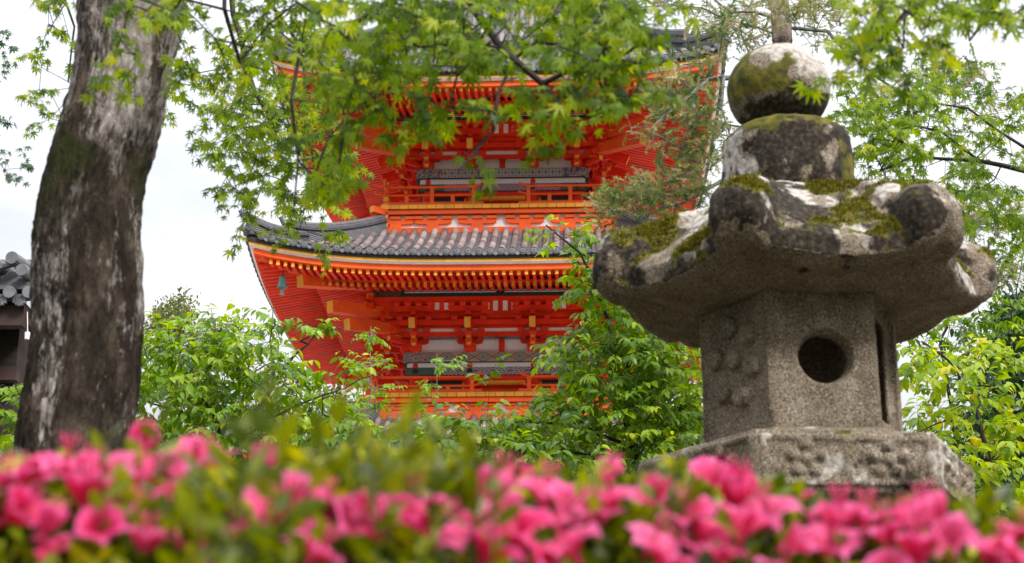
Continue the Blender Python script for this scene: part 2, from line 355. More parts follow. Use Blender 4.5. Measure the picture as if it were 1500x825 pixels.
def storey(Z0, a, w, H, kt, g, green_bot, b1, b2, balcony=None, detail=True, k3=3.3, base_z=None):
    """Z0 = height of the tile ends at mid eave (relative to the lens), a = half width of the eave, w = half width of the body"""
    Z = Z0 + PZ
    AT = a + .1
    def lift(u, k=None):
        k = a if k is None else k
        q = max(0, (k - w) / (a - w))
        return .52 * (min(abs(u), a * 1.02) / a) ** 3.2 * q ** 1.3
    def zs(u, k):
        s = (AT - k) / (AT - kt)
        return Z + .0 + H * ((1 - g) * s + g * s * s) + lift(u, k) * max(0, 1 - s) ** .5
    # --- roof slope: bed tiles, cover rolls, eave ends
    b = MB(); nS, nT = 14, 40
    bi = len(b.v)
    for i in range(nS + 1):
        k = AT + (kt - AT) * i / nS
        for j in range(nT + 1):
            t = -1 + 2 * j / nT; u = t * k
            b.v.append((u, -k, zs(u, k)))
    for i in range(nS):
        for j in range(nT):
            q = bi + i * (nT + 1) + j; b.face([q, q + 1, q + nT + 2, q + nT + 1], 0, random.uniform(.2, .6))
    sp = .265; nr = int(2 * AT / sp); u0 = -nr * sp / 2 + sp / 2
    rng = random.Random(int(Z0 * 10))
    for r in range(nr):
        u = u0 + r * sp
        ke = max(abs(u) + .02, kt)
        if AT - ke < .12: continue
        L = AT + .02 - ke; n = max(2, int(L / .27)); pts = []; tn = []
        base = rng.uniform(.3, .7)
        for i in range(n + 1):
            k = AT + .02 - L * i / n; pts.append((u, -k, zs(u, k) + .035)); tn.append(min(1, max(0, base + rng.uniform(-.4, .4))))
        rr = [.078] * (n + 1)
        # each tile slightly conical: duplicate rings at joints
        P2 = []; R2 = []; T2 = []
        for i in range(n):
            A = Vector(pts[i]); B = Vector(pts[i + 1]); P2 += [A, A.lerp(B, .97)]; R2 += [.072, .083]; T2 += [tn[i], tn[i]]
        b.tube(P2, R2, 7, 1, T2, cap=False, half=True)
        z = zs(u, AT)
        b.tube([(u, -AT - .03, z + .01), (u, -AT + .05, z + .01)], [.098, .098], 14, 0, .35)
        b.tube([(u, -AT - .045, z + .01), (u, -AT - .028, z + .01)], [.062, .062], 12, 0, .8)
        b.tube([(u, -AT - .052, z + .01), (u, -AT - .044, z + .01)], [.030, .030], 8, 0, .3)
        if r < nr - 1:      # sagging lip of the eave pan tile
            poly = []
            for q in range(7):
                t = q / 6; poly.append((u + .06 + (sp - .12) * t, -.05 - .045 * math.sin(math.pi * t)))
            for q in range(6, -1, -1):
                t = q / 6; poly.append((u + .06 + (sp - .12) * t, .03 - .045 * math.sin(math.pi * t)))
            zz = zs(u + sp / 2, AT)
            b.prism(poly, lambda p, q, d: (p, -d, zz + q), AT - .05, AT + .02, 0, rng.uniform(.35, .9))
    o = b.build('roof', [TILE, ROLL], pag); roof0 = o; copies(o, 0)
    # --- hip ridges with end tiles
    b = MB()
    def hp(k, dz=0): return Vector((k, -k, zs(k, k) + dz))
    for (ka, kb, hh) in ((kt, min(a * .86, 5.17), .30), (a * .80, a + .0, .20)):
        n = 12; ds = []
        for i in range(n):
            A = ka + (kb - ka) * i / n; B = ka + (kb - ka) * (i + 1) / n
            up0 = .10 * (i / n) ** 3; up1 = .10 * ((i + 1) / n) ** 3
            b.beam(hp(A, hh / 2 - .02 + up0), hp(B, hh / 2 - .02 + up1), .20, hh, 1 if i > n * .45 else 0, .5)
            for l in range(3):
                b.beam(hp(A, hh + .012 + l * .045 + up0), hp(B, hh + .012 + l * .045 + up1), .30 - l * .03, .030, 0, .2 + .25 * l)
        b.tube([hp(ka + (kb - ka) * i / n, hh + .16 + .10 * (i / n) ** 3) for i in range(n + 1)], .075, 8, 0, .6)
        # demon-tile end: shield, cheeks, boss and upturned cylinder
        e = hp(kb, -.02); dd = Vector((1, -1, 0)).normalized(); sd = Vector((1, 1, 0)).normalized()
        poly = [(-.22, -.02), (.22, -.02), (.26, .16), (.17, .22), (.19, .34), (.08, .47), (0, .52), (-.08, .47), (-.19, .34), (-.17, .22), (-.26, .16)]
        sc_ = .8 if hh > .25 else .62
        b.prism([(p * sc_, q * sc_) for p, q in poly], lambda p, q, d: e + sd * p + Vector((0, 0, q)) + dd * d, -.02, .10, 0, .25)
        b.lathe([(.10 * sc_, 0), (.08 * sc_, .05), (.02, .08)], tuple(e + dd * .12 + Vector((0, 0, .16 * sc_))), 10, 0, .7)
        for q in (-1, 1): b.tube([e + sd * q * .13 * sc_ + dd * .08 + Vector((0, 0, .08)), e + sd * q * .17 * sc_ + dd * .20 + Vector((0, 0, .12))], [.06 * sc_, .03], 8, 0, .4)
        z0 = .44 * sc_
        b.tube([e - dd * .18 + Vector((0, 0, z0 - .06)), e + dd * .05 + Vector((0, 0, z0 + .02)), e + dd * .22 + Vector((0, 0, z0 + .14)), e + dd * .32 + Vector((0, 0, z0 + .30))], [.045, .05, .055, .06], 10, 0, .6)
    b.tube([hp(a - .3, .05), hp(a + .08, .06), hp(a + .20, .10)], [.07, .075, .08], 10, 0, .6)
    o = b.build('hip_ridge', [TILE, LATT], pag); copies(o, 0)
    # --- eave boards swept along the curved edge, mitred at the corners
    def strip(b, k0, k1, z0, z1, mi, n=30, e=None):
        for i in range(n):
            t0 = -1 + 2 * i / n; t1 = -1 + 2 * (i + 1) / n
            # uniform in u, mitre only in the end cells
            def P(t, k, z): u = t * k; return (u, -k, Z + z + lift(u, a))
            b.hexa([P(t0, k1, z0), P(t1, k1, z0), P(t1, k0, z0), P(t0, k0, z0), P(t0, k1, z1), P(t1, k1, z1), P(t1, k0, z1), P(t0, k0, z1)], mi, None, e)
    b = MB()
    strip(b, a - .22, a - .09, -.40, -.262, 0)      # red kayaoi board
    strip(b, a - .26, a - .03, -.258, -.226, 2)     # pale strip
    strip(b, a - .30, a + .02, -.222, -.15, 1, e={0: 2})      # yellow board
    strip(b, a - .34, a + .06, -.146, -.03, 3)      # dark board under the tiles
    o = b.build('eave_board', [RED_LIT, YEL, WHT, BLACK], pag); copies(o, 0)
    # --- soffit and rafters
    SL = .235
    def zf(u, k): return Z - .50 + (a - .2 - k) * .20 + lift(u, k) * .95     # underside of flying rafters
    def zb(u, k): return Z - .395 + (a - 1.4 - k) * SL + lift(u, k) * .9      # underside of base rafters
    kb = a - 1.42
    b = MB()
    ks = [a - .1, a - .8, kb]; ks2 = [kb, 3.8, k3 - .2, w - .1]
    for KS, zf_, off in ((ks, zf, .132), (ks2, zb, .142)):
        nn = 40
        for i in range(len(KS) - 1):
            for j in range(nn):
                t0 = -1 + 2 * j / nn; t1 = -1 + 2 * (j + 1) / nn; k0, k1 = KS[i], KS[i + 1]
                q = [(t0 * k0, -k0), (t1 * k0, -k0), (t1 * k1, -k1), (t0 * k1, -k1)]; kk = [k0, k0, k1, k1]
                P = [(x, y, zf_(x, kq) + off) for (x, y), kq in zip(q, kk)]
                b.hexa(P + [(x, y, z + .02) for x, y, z in P], 0)
    # kioi: board the flying rafters rest on
    n = 30
    for i in range(n):
        t0 = -1 + 2 * i / n; t1 = -1 + 2 * (i + 1) / n
        def P(t, k, z): u = t * k; return (u, -k, zb(u, kb) + z)
        k0, k1 = kb - .10, kb + .02
        b.hexa([P(t0, k1, .137), P(t1, k1, .137), P(t1, k0, .137), P(t0, k0, .137), P(t0, k1, .18), P(t1, k1, .18), P(t1, k0, .18), P(t0, k0, .18)], 0)
    o = b.build('soffit', [RED], pag); copies(o, 0)
    def rafter(b, u, kin, kout, zf_, wd, ht):
        P = []; u += random.gauss(0, .004); kout += random.gauss(0, .008); wd *= random.uniform(.93, 1.06)
        for dz in (0, ht):
            P += [(u - wd / 2, -kout, zf_(u, kout) + dz), (u + wd / 2, -kout, zf_(u, kout) + dz), (u + wd / 2, -kin, zf_(u, kin) + dz), (u - wd / 2, -kin, zf_(u, kin) + dz)]
        b.hexa(P, 0, None, {2: 1})
    sp = .183; nr = int((a - .35) / sp)
    rest = MB()
    for r in range(-nr, nr + 1):
        u = r * sp
        specs = [(max(abs(u), kb - .1), a - .16, zf, .080, .125)]
        if abs(u) < kb - .1: specs.append((max(abs(u), w), kb, zb, .085, .135))
        for q, sp_ in enumerate(specs):
            if detail == 2 and q == 0 and DONE_RAFT[0] < 70 or detail == 2 and q == 1 and abs(u) < 2.7 and DONE_RAFT[0] < 100:
                bb = MB(); rafter(bb, u, *sp_); bb.build('rafter', [RED, YEL], pag); DONE_RAFT[0] += 1
            else: rafter(rest, u, *sp_)
    REST.append(rest.build('rafters', [RED, YEL], pag)); 
    side = MB()
    for r in range(-nr, nr + 1):
        u = r * sp
        rafter(side, u, max(abs(u), kb - .1), a - .16, zf, .080, .125)
        if abs(u) < kb - .1: rafter(side, u, max(abs(u), w), kb, zb, .085, .135)
    for s in (1, 2, 3):
        o = side.build('rafters', [RED, YEL], pag, rz=s * math.pi / 2) if s == 1 else copy_part(o, pag, rz=s * math.pi / 2)
        REST.append(o)
    # --- hip rafters and diagonal tail rafters
    def dg(k, z): return Vector((k, -k, Z + z))
    for nm, ka, za, kb_, zb_, wd, ht in (('hip_rafter', kb - .3, -.14, a - .26, -.28 + .40, .24, .26), ('hip_rafter', w + .3, .22, kb + .33, -.30, .26, .28),
                                         ('tail_rafter', w + .0, -.50, min(4.24, a - 1.55), -.76, .24, .30), ('tail_rafter', w - .1, -.82, min(3.85, a - 1.95), -1.12, .24, .30)):
        b = MB(); b.beam(dg(ka, za), dg(kb_, zb_), wd, ht, 0, None, endB=1)
        if nm == 'hip_rafter' and kb_ > a - .5:
            e = dg(kb_, zb_ + ht / 2 + .03); dd = Vector((1, -1, 0)).normalized()
            b.beam(e - dd * .42, e + dd * .06, .36, .05, 2)
        o = b.build(nm, [RED_LIT, YEL, BLACK], pag); copies(o, 0)
    # --- wind bells at the corners
    b = MB(); bz = 0
    c = (0, 0, 0)
    b.tube([(0, 0, .16), (0, 0, .0)], .012, 6, 1)
    prof = [(.0, 0), (.06, -.01), (.085, -.05), (.095, -.16), (.10, -.24), (.125, -.31), (.118, -.315), (.09, -.24), (.03, -.05)]
    b.lathe([(r, z) for r, z in prof], c, 12, 0)
    kl = a - .72; dia = Vector((kl, -kl, Z - .46 + .18))
    bell = b.build('wind_bell', [BRONZE, DBRONZE], pag, smooth=True)
    bell.location = dia
    cl = MB(); cl.tube([(0, 0, -.20), (0, 0, -.36)], .008, 6); cl.hexa([(-.06, -.005, -.50), (.06, -.005, -.50), (.06, .005, -.50), (-.06, .005, -.50), (-.02, -.005, -.34), (.02, -.005, -.34), (.02, .005, -.34), (-.02, .005, -.34)])
    clap = cl.build('wind_catcher', [BRONZE], bell)
    for s in range(1, 4):
        q = Matrix.Rotation(s * math.pi / 2, 3, 'Z') @ dia
        cb = copy_part(bell, pag, loc=q); copy_part(clap, cb)
    # --- green carved purlin
    b = MB(); gt = green_bot + .235
    kg = k3 + .06
    b.box(-kg + .02, kg - .14, -kg, -kg + .12, Z + green_bot, Z + gt, 0)
    b.box(-kg + .9, kg - .9, -kg - .006, -kg, Z + green_bot + .10, Z + green_bot + .122, 1)
    b.box(-kg + .9, kg - .9, -kg - .006, -kg, Z + green_bot + .15, Z + green_bot + .165, 1)
    b.box(-kg + .9, kg - .9, -kg - .003, -kg, Z + green_bot + .122, Z + green_bot + .15, 4)
    for s in (-1, 1): b.box(*(sorted((s * (kg - .03), s * (kg - .80)))), -kg - .02, -kg, Z + green_bot + .01, Z + gt - .01, 2)
    for dx, dz in ((-.055, 0), (.055, 0), (0, .085)): b.tube([(dx, -kg - .035, Z + green_bot + .085 + dz), (dx, -kg, Z + green_bot + .085 + dz)], .05, 12, 3)
    o = b.build('carved_purlin', [GREEN, WHT, CARVE, DARKW, BLACK], pag); copies(o, 0)
    # --- bracket tiers
    st = (k3 - w) / 3
    tiers = [(w, b1 + .25), (w + st, green_bot - .88), (w + 2 * st, green_bot - .64), (k3, green_bot - .36)]
    cols = (-(w - .22), -.82, .82, w - .22)
    b = MB()
    for i, (k, z) in enumerate(tiers):
        e = k + .22 if i else k
        if i == 3:
            b.box(-e, e, -k - .055, -k + .055, Z + z + .245, Z + z + .355, 0)
        else:
            b.box(-e, e, -k - .05, -k + .05, Z + z + .235, Z + z + .31, 0)
            if i: b.box(-e + .2, e - .2, -k + .0, -k + .05, Z + z, Z + z + .115, 0)
        if i < 2: b.box(-e + .25, e - .25, -k + .03, -k + .045, Z + z + .116, Z + z + .234, 1)
        if i == 3:
            for u in (-1.62, -1.38, 1.38, 1.62, -.34, .34): b.box(u - .055, u + .055, -k - .03, -k + .02, Z + z + .02, Z + z + .20, 2)
            for u in (-.125, .125): b.box(u - .06, u + .06, -k - .03, -k + .02, Z + z - .02, Z + z + .24, 2)
            b.box(-.5, .5, -k - .02, -k + .03, Z + z - .08, Z + z + .235, 0)
            b.box(-1.8, -1.2, -k - .02, -k + .03, Z + z - .01, Z + z + .235, 0); b.box(1.2, 1.8, -k - .02, -k + .03, Z + z - .01, Z + z + .235, 0)
    # sloping boards between tiers close the bracket zone from above
    for i in range(3):
        k0, z0 = tiers[i]; k1, z1 = tiers[i + 1]
        P = [(-k0, -k0, Z + z0 + .30), (k0, -k0, Z + z0 + .30), (k1, -k1, Z + z1 + .22), (-k1, -k1, Z + z1 + .22)]
        b.hexa(P + [(x, y, z + .015) for x, y, z in P], 0)
    o = b.build('bracket_beam', [RED, WHT, WHT], pag); copies(o)
    def armpoly(L, h, c=.10): return [(-L, h), (-L, h * .45), (-L + c * .35, h * .12), (-L + c, 0), (L - c, 0), (L - c * .35, h * .12), (L, h * .45), (L, h)]
    def block(b, u, k, z, s=.085, h=.12, mi=0):
        b.hexa([(u - s * .7, -k - s * .7, z), (u + s * .7, -k - s * .7, z), (u + s * .7, -k + s * .7, z), (u - s * .7, -k + s * .7, z),
                (u - s, -k - s, z + h * .45), (u + s, -k - s, z + h * .45), (u + s, -k + s, z + h * .45), (u - s, -k + s, z + h * .45)], mi)
        b.box(u - s, u + s, -k - s, -k + s, z + h * .451, z + h, mi)
    def bset(corner=False):
        b = MB()
        block(b, 0, w, Z + b1 + .005, .16, .235)
        for i, (k, z) in enumerate(tiers):
            L = .34 + .06 * i
            b.prism(armpoly(L, .125), lambda p, q, d: (p, -d, Z + z - .012 + q), k - .06, k + .062, 0)
            for du in ((-L + .09, 0, L - .09) if i < 3 else (-L + .09, -.14, .14, L - .09)): block(b, du, k, Z + z + .114, .082, .122)
            if i:   # arms stepping out
                b.prism([(w - .1, .118), (w - .1, -.006), (k - .02, -.006), (k + .09, .02), (k + .12, .06), (k + .12, .118)], lambda p, q, d: (d, -p, Z + z - .13 + q), -.062, .062, 0)
        b.beam((0, -w + .1, Z + green_bot - .30), (0, -(a - 2.3), Z + green_bot - .80), .155, .27, 0, None, endB=1)
        # strut blocks under the tail rafter with yellow end grain
        kq = w + 2 * st + .1
        for j, dz in enumerate((-.98, -1.13)):
            kk = kq - .12 * j
            block(b, 0, kk, Z + green_bot + dz, .09, .10); b.box(-.055, .055, -kk - .05, -kk + .05, Z + green_bot + dz - .06, Z + green_bot + dz - .001, 1)
        return b
    proto = bset().build('bracket_set', [RED, YEL], pag)
    for s in range(4):
        for j, u in enumerate(cols):
            if s == 0 and j == 0: proto.location = (u, 0, .0015); continue
            q = Matrix.Rotation(s * math.pi / 2, 3, 'Z') @ Vector((u, 0, 0)); copy_part(proto, pag, rz=s * math.pi / 2, loc=(q.x, q.y, .0015 + .002 * s))
    # corner bracket: diagonal arms, corner blocks, hanging strut
    b = MB()
    for i, (k, z) in enumerate(tiers[1:]):
        b.beam(dg(w - .2, z - .075), dg(k + .16, z - .075), .13, .125, 0, None, endB=1)
        e = Vector((k, -k, 0)); s_ = .10
        b.box(k - s_, k + s_, -k - s_, -k + s_, Z + z + .0, Z + z + .105, 0)
        b.box(k - .15, k + .15, -k - .15, -k + .15, Z + z - .012, Z + z - .002, 1)
        b.box(k + .08, k + .34, -k - .045, -k + .045, Z + z + .02, Z + z + .12, 0); b.box(k - .045, k + .045, -k - .34, -k - .08, Z + z + .022, Z + z + .122, 0)
    k = k3 + .04
    for j in range(5): b.box(k - .07 - .02 * (j % 2), k + .07 + .02 * (j % 2), -k - .07 - .02 * (j % 2), -k + .07 + .02 * (j % 2), Z + green_bot + .22 - .13 * (j + 1), Z + green_bot + .22 - .13 * j, j % 2)
    o = b.build('corner_bracket', [RED, YEL], pag); copies(o, 0)
    # --- tie beams with painted patterns, column heads, wall
    b1b, b2t, b2b = b1 - .26, b2, b2 - .20
    b = MB(); zc = Z + b1 - .13
    b.box(-w, w, -w - .10, -w + .1, -.13, .13, 0, None, {1: 1, 0: 1}); o = b.build('patterned_beam', [BAND[1 if detail != 3 else 3], BLACK], pag, loc=(0, 0, zc)); copies(o, .004)
    b = MB(); b.box(-w, w, -w - .035, -w + .14, -.10, .10, 0); 
    for u in cols: b.lathe([(.075, 0), (.075, .03), (.03, .035)], (0, 0, 0), 6, 1) if False else b.tube([(u, -w - .06, 0), (u, -w - .03, 0)], .08, 6, 1)
    o = b.build('patterned_beam', [BAND[2 if detail != 3 else 4], BLACK], pag, loc=(0, 0, Z + b2t - .10)); copies(o, .004)
    b = MB(); b.box(-w + .05, w - .05, -w + .0, -w + .06, Z + b2t - .002, Z + b1b + .002, 0)
    # bay infill: plaster with frog-leg struts
    b.box(-w + .1, w - .1, -w + .03, -w + .08, Z + b1, Z + b1 + .50, 0)
    o = b.build('plaster_wall', [WHT], pag); copies(o, .003)
    b = MB()
    for u in (0,): b.box(u - .075, u + .075, -w - .03, -w + .03, Z + b1 + .002, Z + b1 + .38, 0)
    o = b.build('strut', [RED], pag); copies(o, .003)
    zbot = Z + (balcony['deck'] if balcony else base_z)
    for s in range(4):
        for j, u in enumerate(cols[:3]):
            if s == 0 and j == 0:
                b = MB(); b.lathe([(.15, zbot), (.15, Z + b1b - .05), (.13, Z + b1b + .003)], (0, 0, 0), 16, 0); cp = b.build('column', [RED], pag, smooth=True)
                cp.location = (u, -w + .13, 0); continue
            q = Matrix.Rotation(s * math.pi / 2, 3, 'Z') @ Vector((u, -w + .13 if j else -w + .21, 0)); copy_part(cp, pag, rz=0, loc=q)
    b = MB()
    zt = Z + b2b
    b.box(-w + .12, w - .12, -w + .24, -w + .30, zbot, zt, 0)
    for s in (-1, 1):
        x0, x1 = sorted((s * 1.05, s * 1.95)); b.box(x0, x1, -w + .20, -w + .239, zbot + .15, zt - .05, 1)
        for i in range(14): q = x0 + (x1 - x0) * (i + .5) / 14; b.box(q - .018, q + .018, -w + .17, -w + .199, zbot + .15, zt - .05, 2)
        for q in (x0 - .06, x1 + .06): b.box(q - .04, q + .04, -w + .16, -w + .239, zbot + .1, zt, 3)
    b.box(-w + .05, w - .05, -w + .03, -w + .2, zt - .12, zt - .003, 0)
    b.box(-.55, .55, -w + .15, -w + .238, zbot + .1, zt - .13, 4)
    b.tube([(-.62, -w - .02, zt - .22), (.62, -w - .02, zt - .22)], .07, 12, 3)
    o = b.build('wall', [RED, BLACK, TEAL, YEL, RED_LIT], pag); copies(o, .003)
    if not balcony: return
    # --- balcony
    B = balcony; kd = B['k']; zd = Z + B['deck']; zl = Z + B['low']
    b = MB()
    b.box(-kd + .05, kd - .05, -kd + .10, -w + .25, zd - .06, zd - .01, 1)
    n = int(2 * kd / .235); 
    for i in range(n):
        x0 = -kd + 2 * kd * i / n; b.box(x0 + .006, x0 + 2 * kd / n - .006, -kd - .03, -kd + .35, zd - .11, zd, 1, None, {2: 0})
    b.box(-kd - .0, kd + .0, -kd + .02, -kd + .14, zd - .24, zd - .113, 1)
    o = b.build('balcony_floor', [YEL, RED_LIT], pag); copies(o, .004)
    b = MB(); kk = kd - .14
    b.box(-kk - .02, kk + .02, -kk - .06, -kk + .1, zl, zl + .20, 0)
    b.box(-kk + .02, kk - .02, -kk + .03, -kk + .05, zl + .20, zd - .24, 1)
    for u in (-1.62 * kk / 3, 0, 1.62 * kk / 3) if False else (-.78 * 2.3, -.62, .62, .78 * 2.3, -kk + .25, kk - .25):
        hh = zd - .24 - (zl + .20)
        b.box(u - .15, u + .15, -kk - .05, -kk + .04, zl + .203, zl + .203 + hh * .28, 0)
        b.prism(armpoly(.50, hh * .36, .16), lambda p, q, d: (min(max(u + p, -kk - .05), kk + .05), -d, zl + .204 + hh * .28 + q), kk - .035, kk + .04, 0)
        for du in (-.38, 0, .38):
            if abs(u + du) < kk: b.box(u + du - .13, u + du + .13, -kk - .07, -kk + .03, zl + .206 + hh * .64, zl + .206 + hh * .86, 0)
    for u in (kk + .03,):
        for j in range(5): b.box(u - .08, u + .08 + .05 * (j % 2), -u - .08 - .05 * (j % 2), -u + .08, zl + .21 + j * .13, zl + .21 + (j + 1) * .13 - .004, (2, 0)[j % 2])
        b.beam((u, -u, zd - .18), (u + .32, -u - .32, zd - .18), .16, .17, 0, None, endB=2)
    o = b.build('balcony_bracket', [RED_LIT, WHT, YEL], pag); copies(o, .003)
    b = MB(); kr = kd - .12
    T, Mi = Z + B['rail'], Z + B['rail'] - .23
    ends = kr + .32; gap = .46
    for zz, r, ext in ((T, .038, 1), (Mi, .032, .8), (zd + .075, .045, 0)):
        for s in (-1, 1):
            x1 = kr + (.32 if ext else .0); pts = []
            for i in range(13):
                x = gap + (x1 - gap) * i / 12
                dz = 0
                if ext:
                    if x < gap + .28: dz = .10 * ((gap + .28 - x) / .28) ** 2 * ext
                    if x > kr - .1: dz = .10 * ((x - kr + .1) / .42) ** 2 * ext
                pts.append((s * x, -kr, zz + dz))
            if ext: b.tube(pts, r, 8, 0)
            else: b.box(*sorted((s * gap, s * x1)), -kr - .045, -kr + .045, zd + .02, zd + .11, 0)
    for u in (-kr, -.60 * kr, -.72, .72, .60 * kr):
        b.box(u - .05, u + .05, -kr - .05, -kr + .05, zd + .02, T + (.0 if abs(u) < kr else .16), 0)
        if abs(u) == kr: b.box(u - .065, u + .065, -kr - .065, -kr + .065, zd + .14, zd + .26, 1); b.box(u - .065, u + .065, -kr - .065, -kr + .065, T + .06, T + .13, 1)
        else: b.box(u - .06, u + .06, -kr - .06, -kr + .06, T - .085, T - .035, 0)
    for u in (-.42 * kr, .42 * kr, -.82 * kr, .82 * kr): b.box(u - .05, u + .05, -kr - .04, -kr + .04, zd + .11, Mi - .02, 0)
    o = b.build('railing', [RED_LIT, YEL], pag); copies(o, .005)

REST = []
random.seed(3)
storey(13.8, 6.0, 2.45, 1.62, 3.05, .25, -.24, -1.49, -1.88, balcony=dict(k=3.28, deck=-2.76, low=-3.45, rail=-2.33), detail=2)
storey(18.81, 5.68, 2.22, 5.0, .35, .30, -.22, -1.31, -1.73, balcony=dict(k=3.15, deck=-2.66, low=-3.46, rail=-2.12), detail=3, k3=3.02)
storey(8.75, 6.35, 2.7, 1.7, 3.1, .25, -.24, -1.49, -1.88, balcony=None, detail=True, k3=3.5, base_z=-8.75 + PBZ - CZ + .55)
# join all remaining rafters into one stuff part
def join_stuff(objs, name, parent, mats):
    V = []; F = []; M_ = []; off = 0
    for o in objs:
        me = o.data; n = len(me.vertices); co = np.empty(n * 3, np.float32); me.vertices.foreach_get('co', co); co = co.reshape(-1, 3)
        c, s = math.cos(o.rotation_euler.z), math.sin(o.rotation_euler.z)
        co = co @ np.array([[c, s, 0], [-s, c, 0], [0, 0, 1]], np.float32)
        li = np.empty(len(me.loops), np.int32); me.loops.foreach_get('vertex_index', li)
        mm = np.empty(len(me.polygons), np.int32); me.polygons.foreach_get('material_index', mm)
        V.append(co); F.append(li.reshape(-1, 4) + off); M_.append(mm); off += n
    r = np_mesh(name, np.concatenate(V), np.concatenate(F), mats, None, mi=np.concatenate(M_), tone=np.repeat(np.random.RandomState(1).uniform(.1, .9, len(np.concatenate(M_)) // 6), 6)); r.parent = parent
    for o in objs: bpy.data.objects.remove(o)
    return r
tag(join_stuff(REST, 'rafters', pag, [RED, YEL]), kind='stuff')
b = MB(); b.box(-4.2, 4.2, -4.2, 4.2, -.6, .53); b.box(-4.0, 4.0, -4.0, 4.0, .53, .56); b.build('stone_base', [simple('pale_base_stone', [(.3, (.22, .21, .2)), (.7, (.36, .35, .33))], 3, bump=.2)], pag)
b = MB(); zt = 18.81 + PZ + 5.0
b.box(-.5, .5, -.5, .5, zt - .1, zt + .5); b.lathe([(.5, 0), (.42, .3), (.15, .5), (.07, .6), (.06, 7.5), (.14, 7.7), (.02, 8)], (0, 0, zt + .5), 16)
for i in range(9): b.lathe([(.62 - .03 * i, 0), (.66 - .03 * i, .06), (.62 - .03 * i, .12)], (0, 0, zt + 1.6 + i * .55), 20)
b.build('spire', [DBRONZE], pag)

# ------------------------------------------------------------------ stone lantern
LX, LY, LZ0 = .868, 5.0, 0.0
DEL = R(5)
def stone_mat():
    m, nt, out = nt_new('mossy_granite')
    at = ATTR(nt, 'mask'); sp = nt.nodes.new('ShaderNodeSeparateColor'); nt.links.new(at.outputs['Color'], sp.inputs[0])
    moss, dark, lich = sp.outputs[0], sp.outputs[1], sp.outputs[2]
    n1 = NOISE(nt, 9, 5); sp1 = NOISE(nt, 150, 2, rough=.7); sp2 = NOISE(nt, 260, 2)
    base = RAMP(nt, n1, [(.3, (.125, .088, .057)), (.5, (.195, .145, .100)), (.7, (.275, .22, .165))])
    base = MIX(nt, RAMP(nt, NOISE(nt, 7, 6, (1, 1, .35), .65), [(.48, (0, 0, 0)), (.66, (.75, .75, .75))]), base, (.085, .062, .042))
    base = MIX(nt, RAMP(nt, NOISE(nt, 13, 6, None, .7), [(.56, (0, 0, 0)), (.68, (.6, .6, .6))]), base, (.34, .29, .23))
    base = MIX(nt, RAMP(nt, sp1, [(.42, (1, 1, 1)), (.5, (0, 0, 0))]), base, (.07, .055, .04))
    base = MIX(nt, RAMP(nt, sp2, [(.55, (0, 0, 0)), (.64, (.7, .7, .7))]), base, (.52, .46, .38))
    f = lambda src, n, lo, hi: RAMP(nt, MA(nt, 'ADD', src, MA(nt, 'MULTIPLY', MA(nt, 'SUBTRACT', n, .5), .9)), [(lo, (0, 0, 0)), (hi, (1, 1, 1))])
    nf = NOISE(nt, 38, 6, rough=.7)
    col = MIX(nt, f(lich, nf, .48, .60), base, RAMP(nt, NOISE(nt, 60, 4), [(.35, (.27, .235, .20)), (.6, (.50, .46, .42))]))
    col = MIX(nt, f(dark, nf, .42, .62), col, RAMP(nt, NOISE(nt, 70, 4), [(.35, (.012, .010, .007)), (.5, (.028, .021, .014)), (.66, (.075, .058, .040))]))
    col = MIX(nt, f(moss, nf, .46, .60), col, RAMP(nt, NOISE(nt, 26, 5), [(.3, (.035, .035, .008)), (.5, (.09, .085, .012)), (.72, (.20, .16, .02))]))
    hgt = MA(nt, 'ADD', MA(nt, 'MULTIPLY', sp1, .5), NOISE(nt, 45, 6, rough=.7))
    PRIN(nt, out, col, .9, BUMP(nt, hgt, .7, .005), .25); return m
STONE = stone_mat()
def solid(build_list, voxel, smooth_it=3):
    """union of closed meshes by voxel remesh (each item an MB); cutters: (MB,'cut')"""
    objs = []; cut = []
    for it in build_list:
        c = isinstance(it, tuple); mb = it[0] if c else it
        o = mb.build('tmp', [], None); bm_ = bmesh.new(); bm_.from_mesh(o.data); bmesh.ops.recalc_face_normals(bm_, faces=bm_.faces); bm_.to_mesh(o.data); bm_.free(); (cut if c else objs).append(o)
    # join
    V = []; F = []
    for o in objs:
        off = len(V); V += [v.co[:] for v in o.data.vertices]; F += [[off + i for i in p.vertices] for p in o.data.polygons]
    me = bpy.data.meshes.new('tmpj'); me.from_pydata(V, [], F); j = bpy.data.objects.new('tmpj', me); C.objects.link(j)
    m = j.modifiers.new('r', 'REMESH'); m.mode = 'VOXEL'; m.voxel_size = voxel
    for c in cut:
        m = j.modifiers.new('b', 'BOOLEAN'); m.operation = 'DIFFERENCE'; m.object = c; m.solver = 'EXACT'
    if cut:
        m = j.modifiers.new('r2', 'REMESH'); m.mode = 'VOXEL'; m.voxel_size = voxel
    if smooth_it:
        m = j.modifiers.new('s', 'SMOOTH'); m.iterations = smooth_it; m.factor = .5
    dg_ = bpy.context.evaluated_depsgraph_get(); dg_.update()
    res = bpy.data.meshes.new_from_object(j.evaluated_get(dg_))
    for o in objs + cut + [j]: bpy.data.objects.remove(o)
    return res
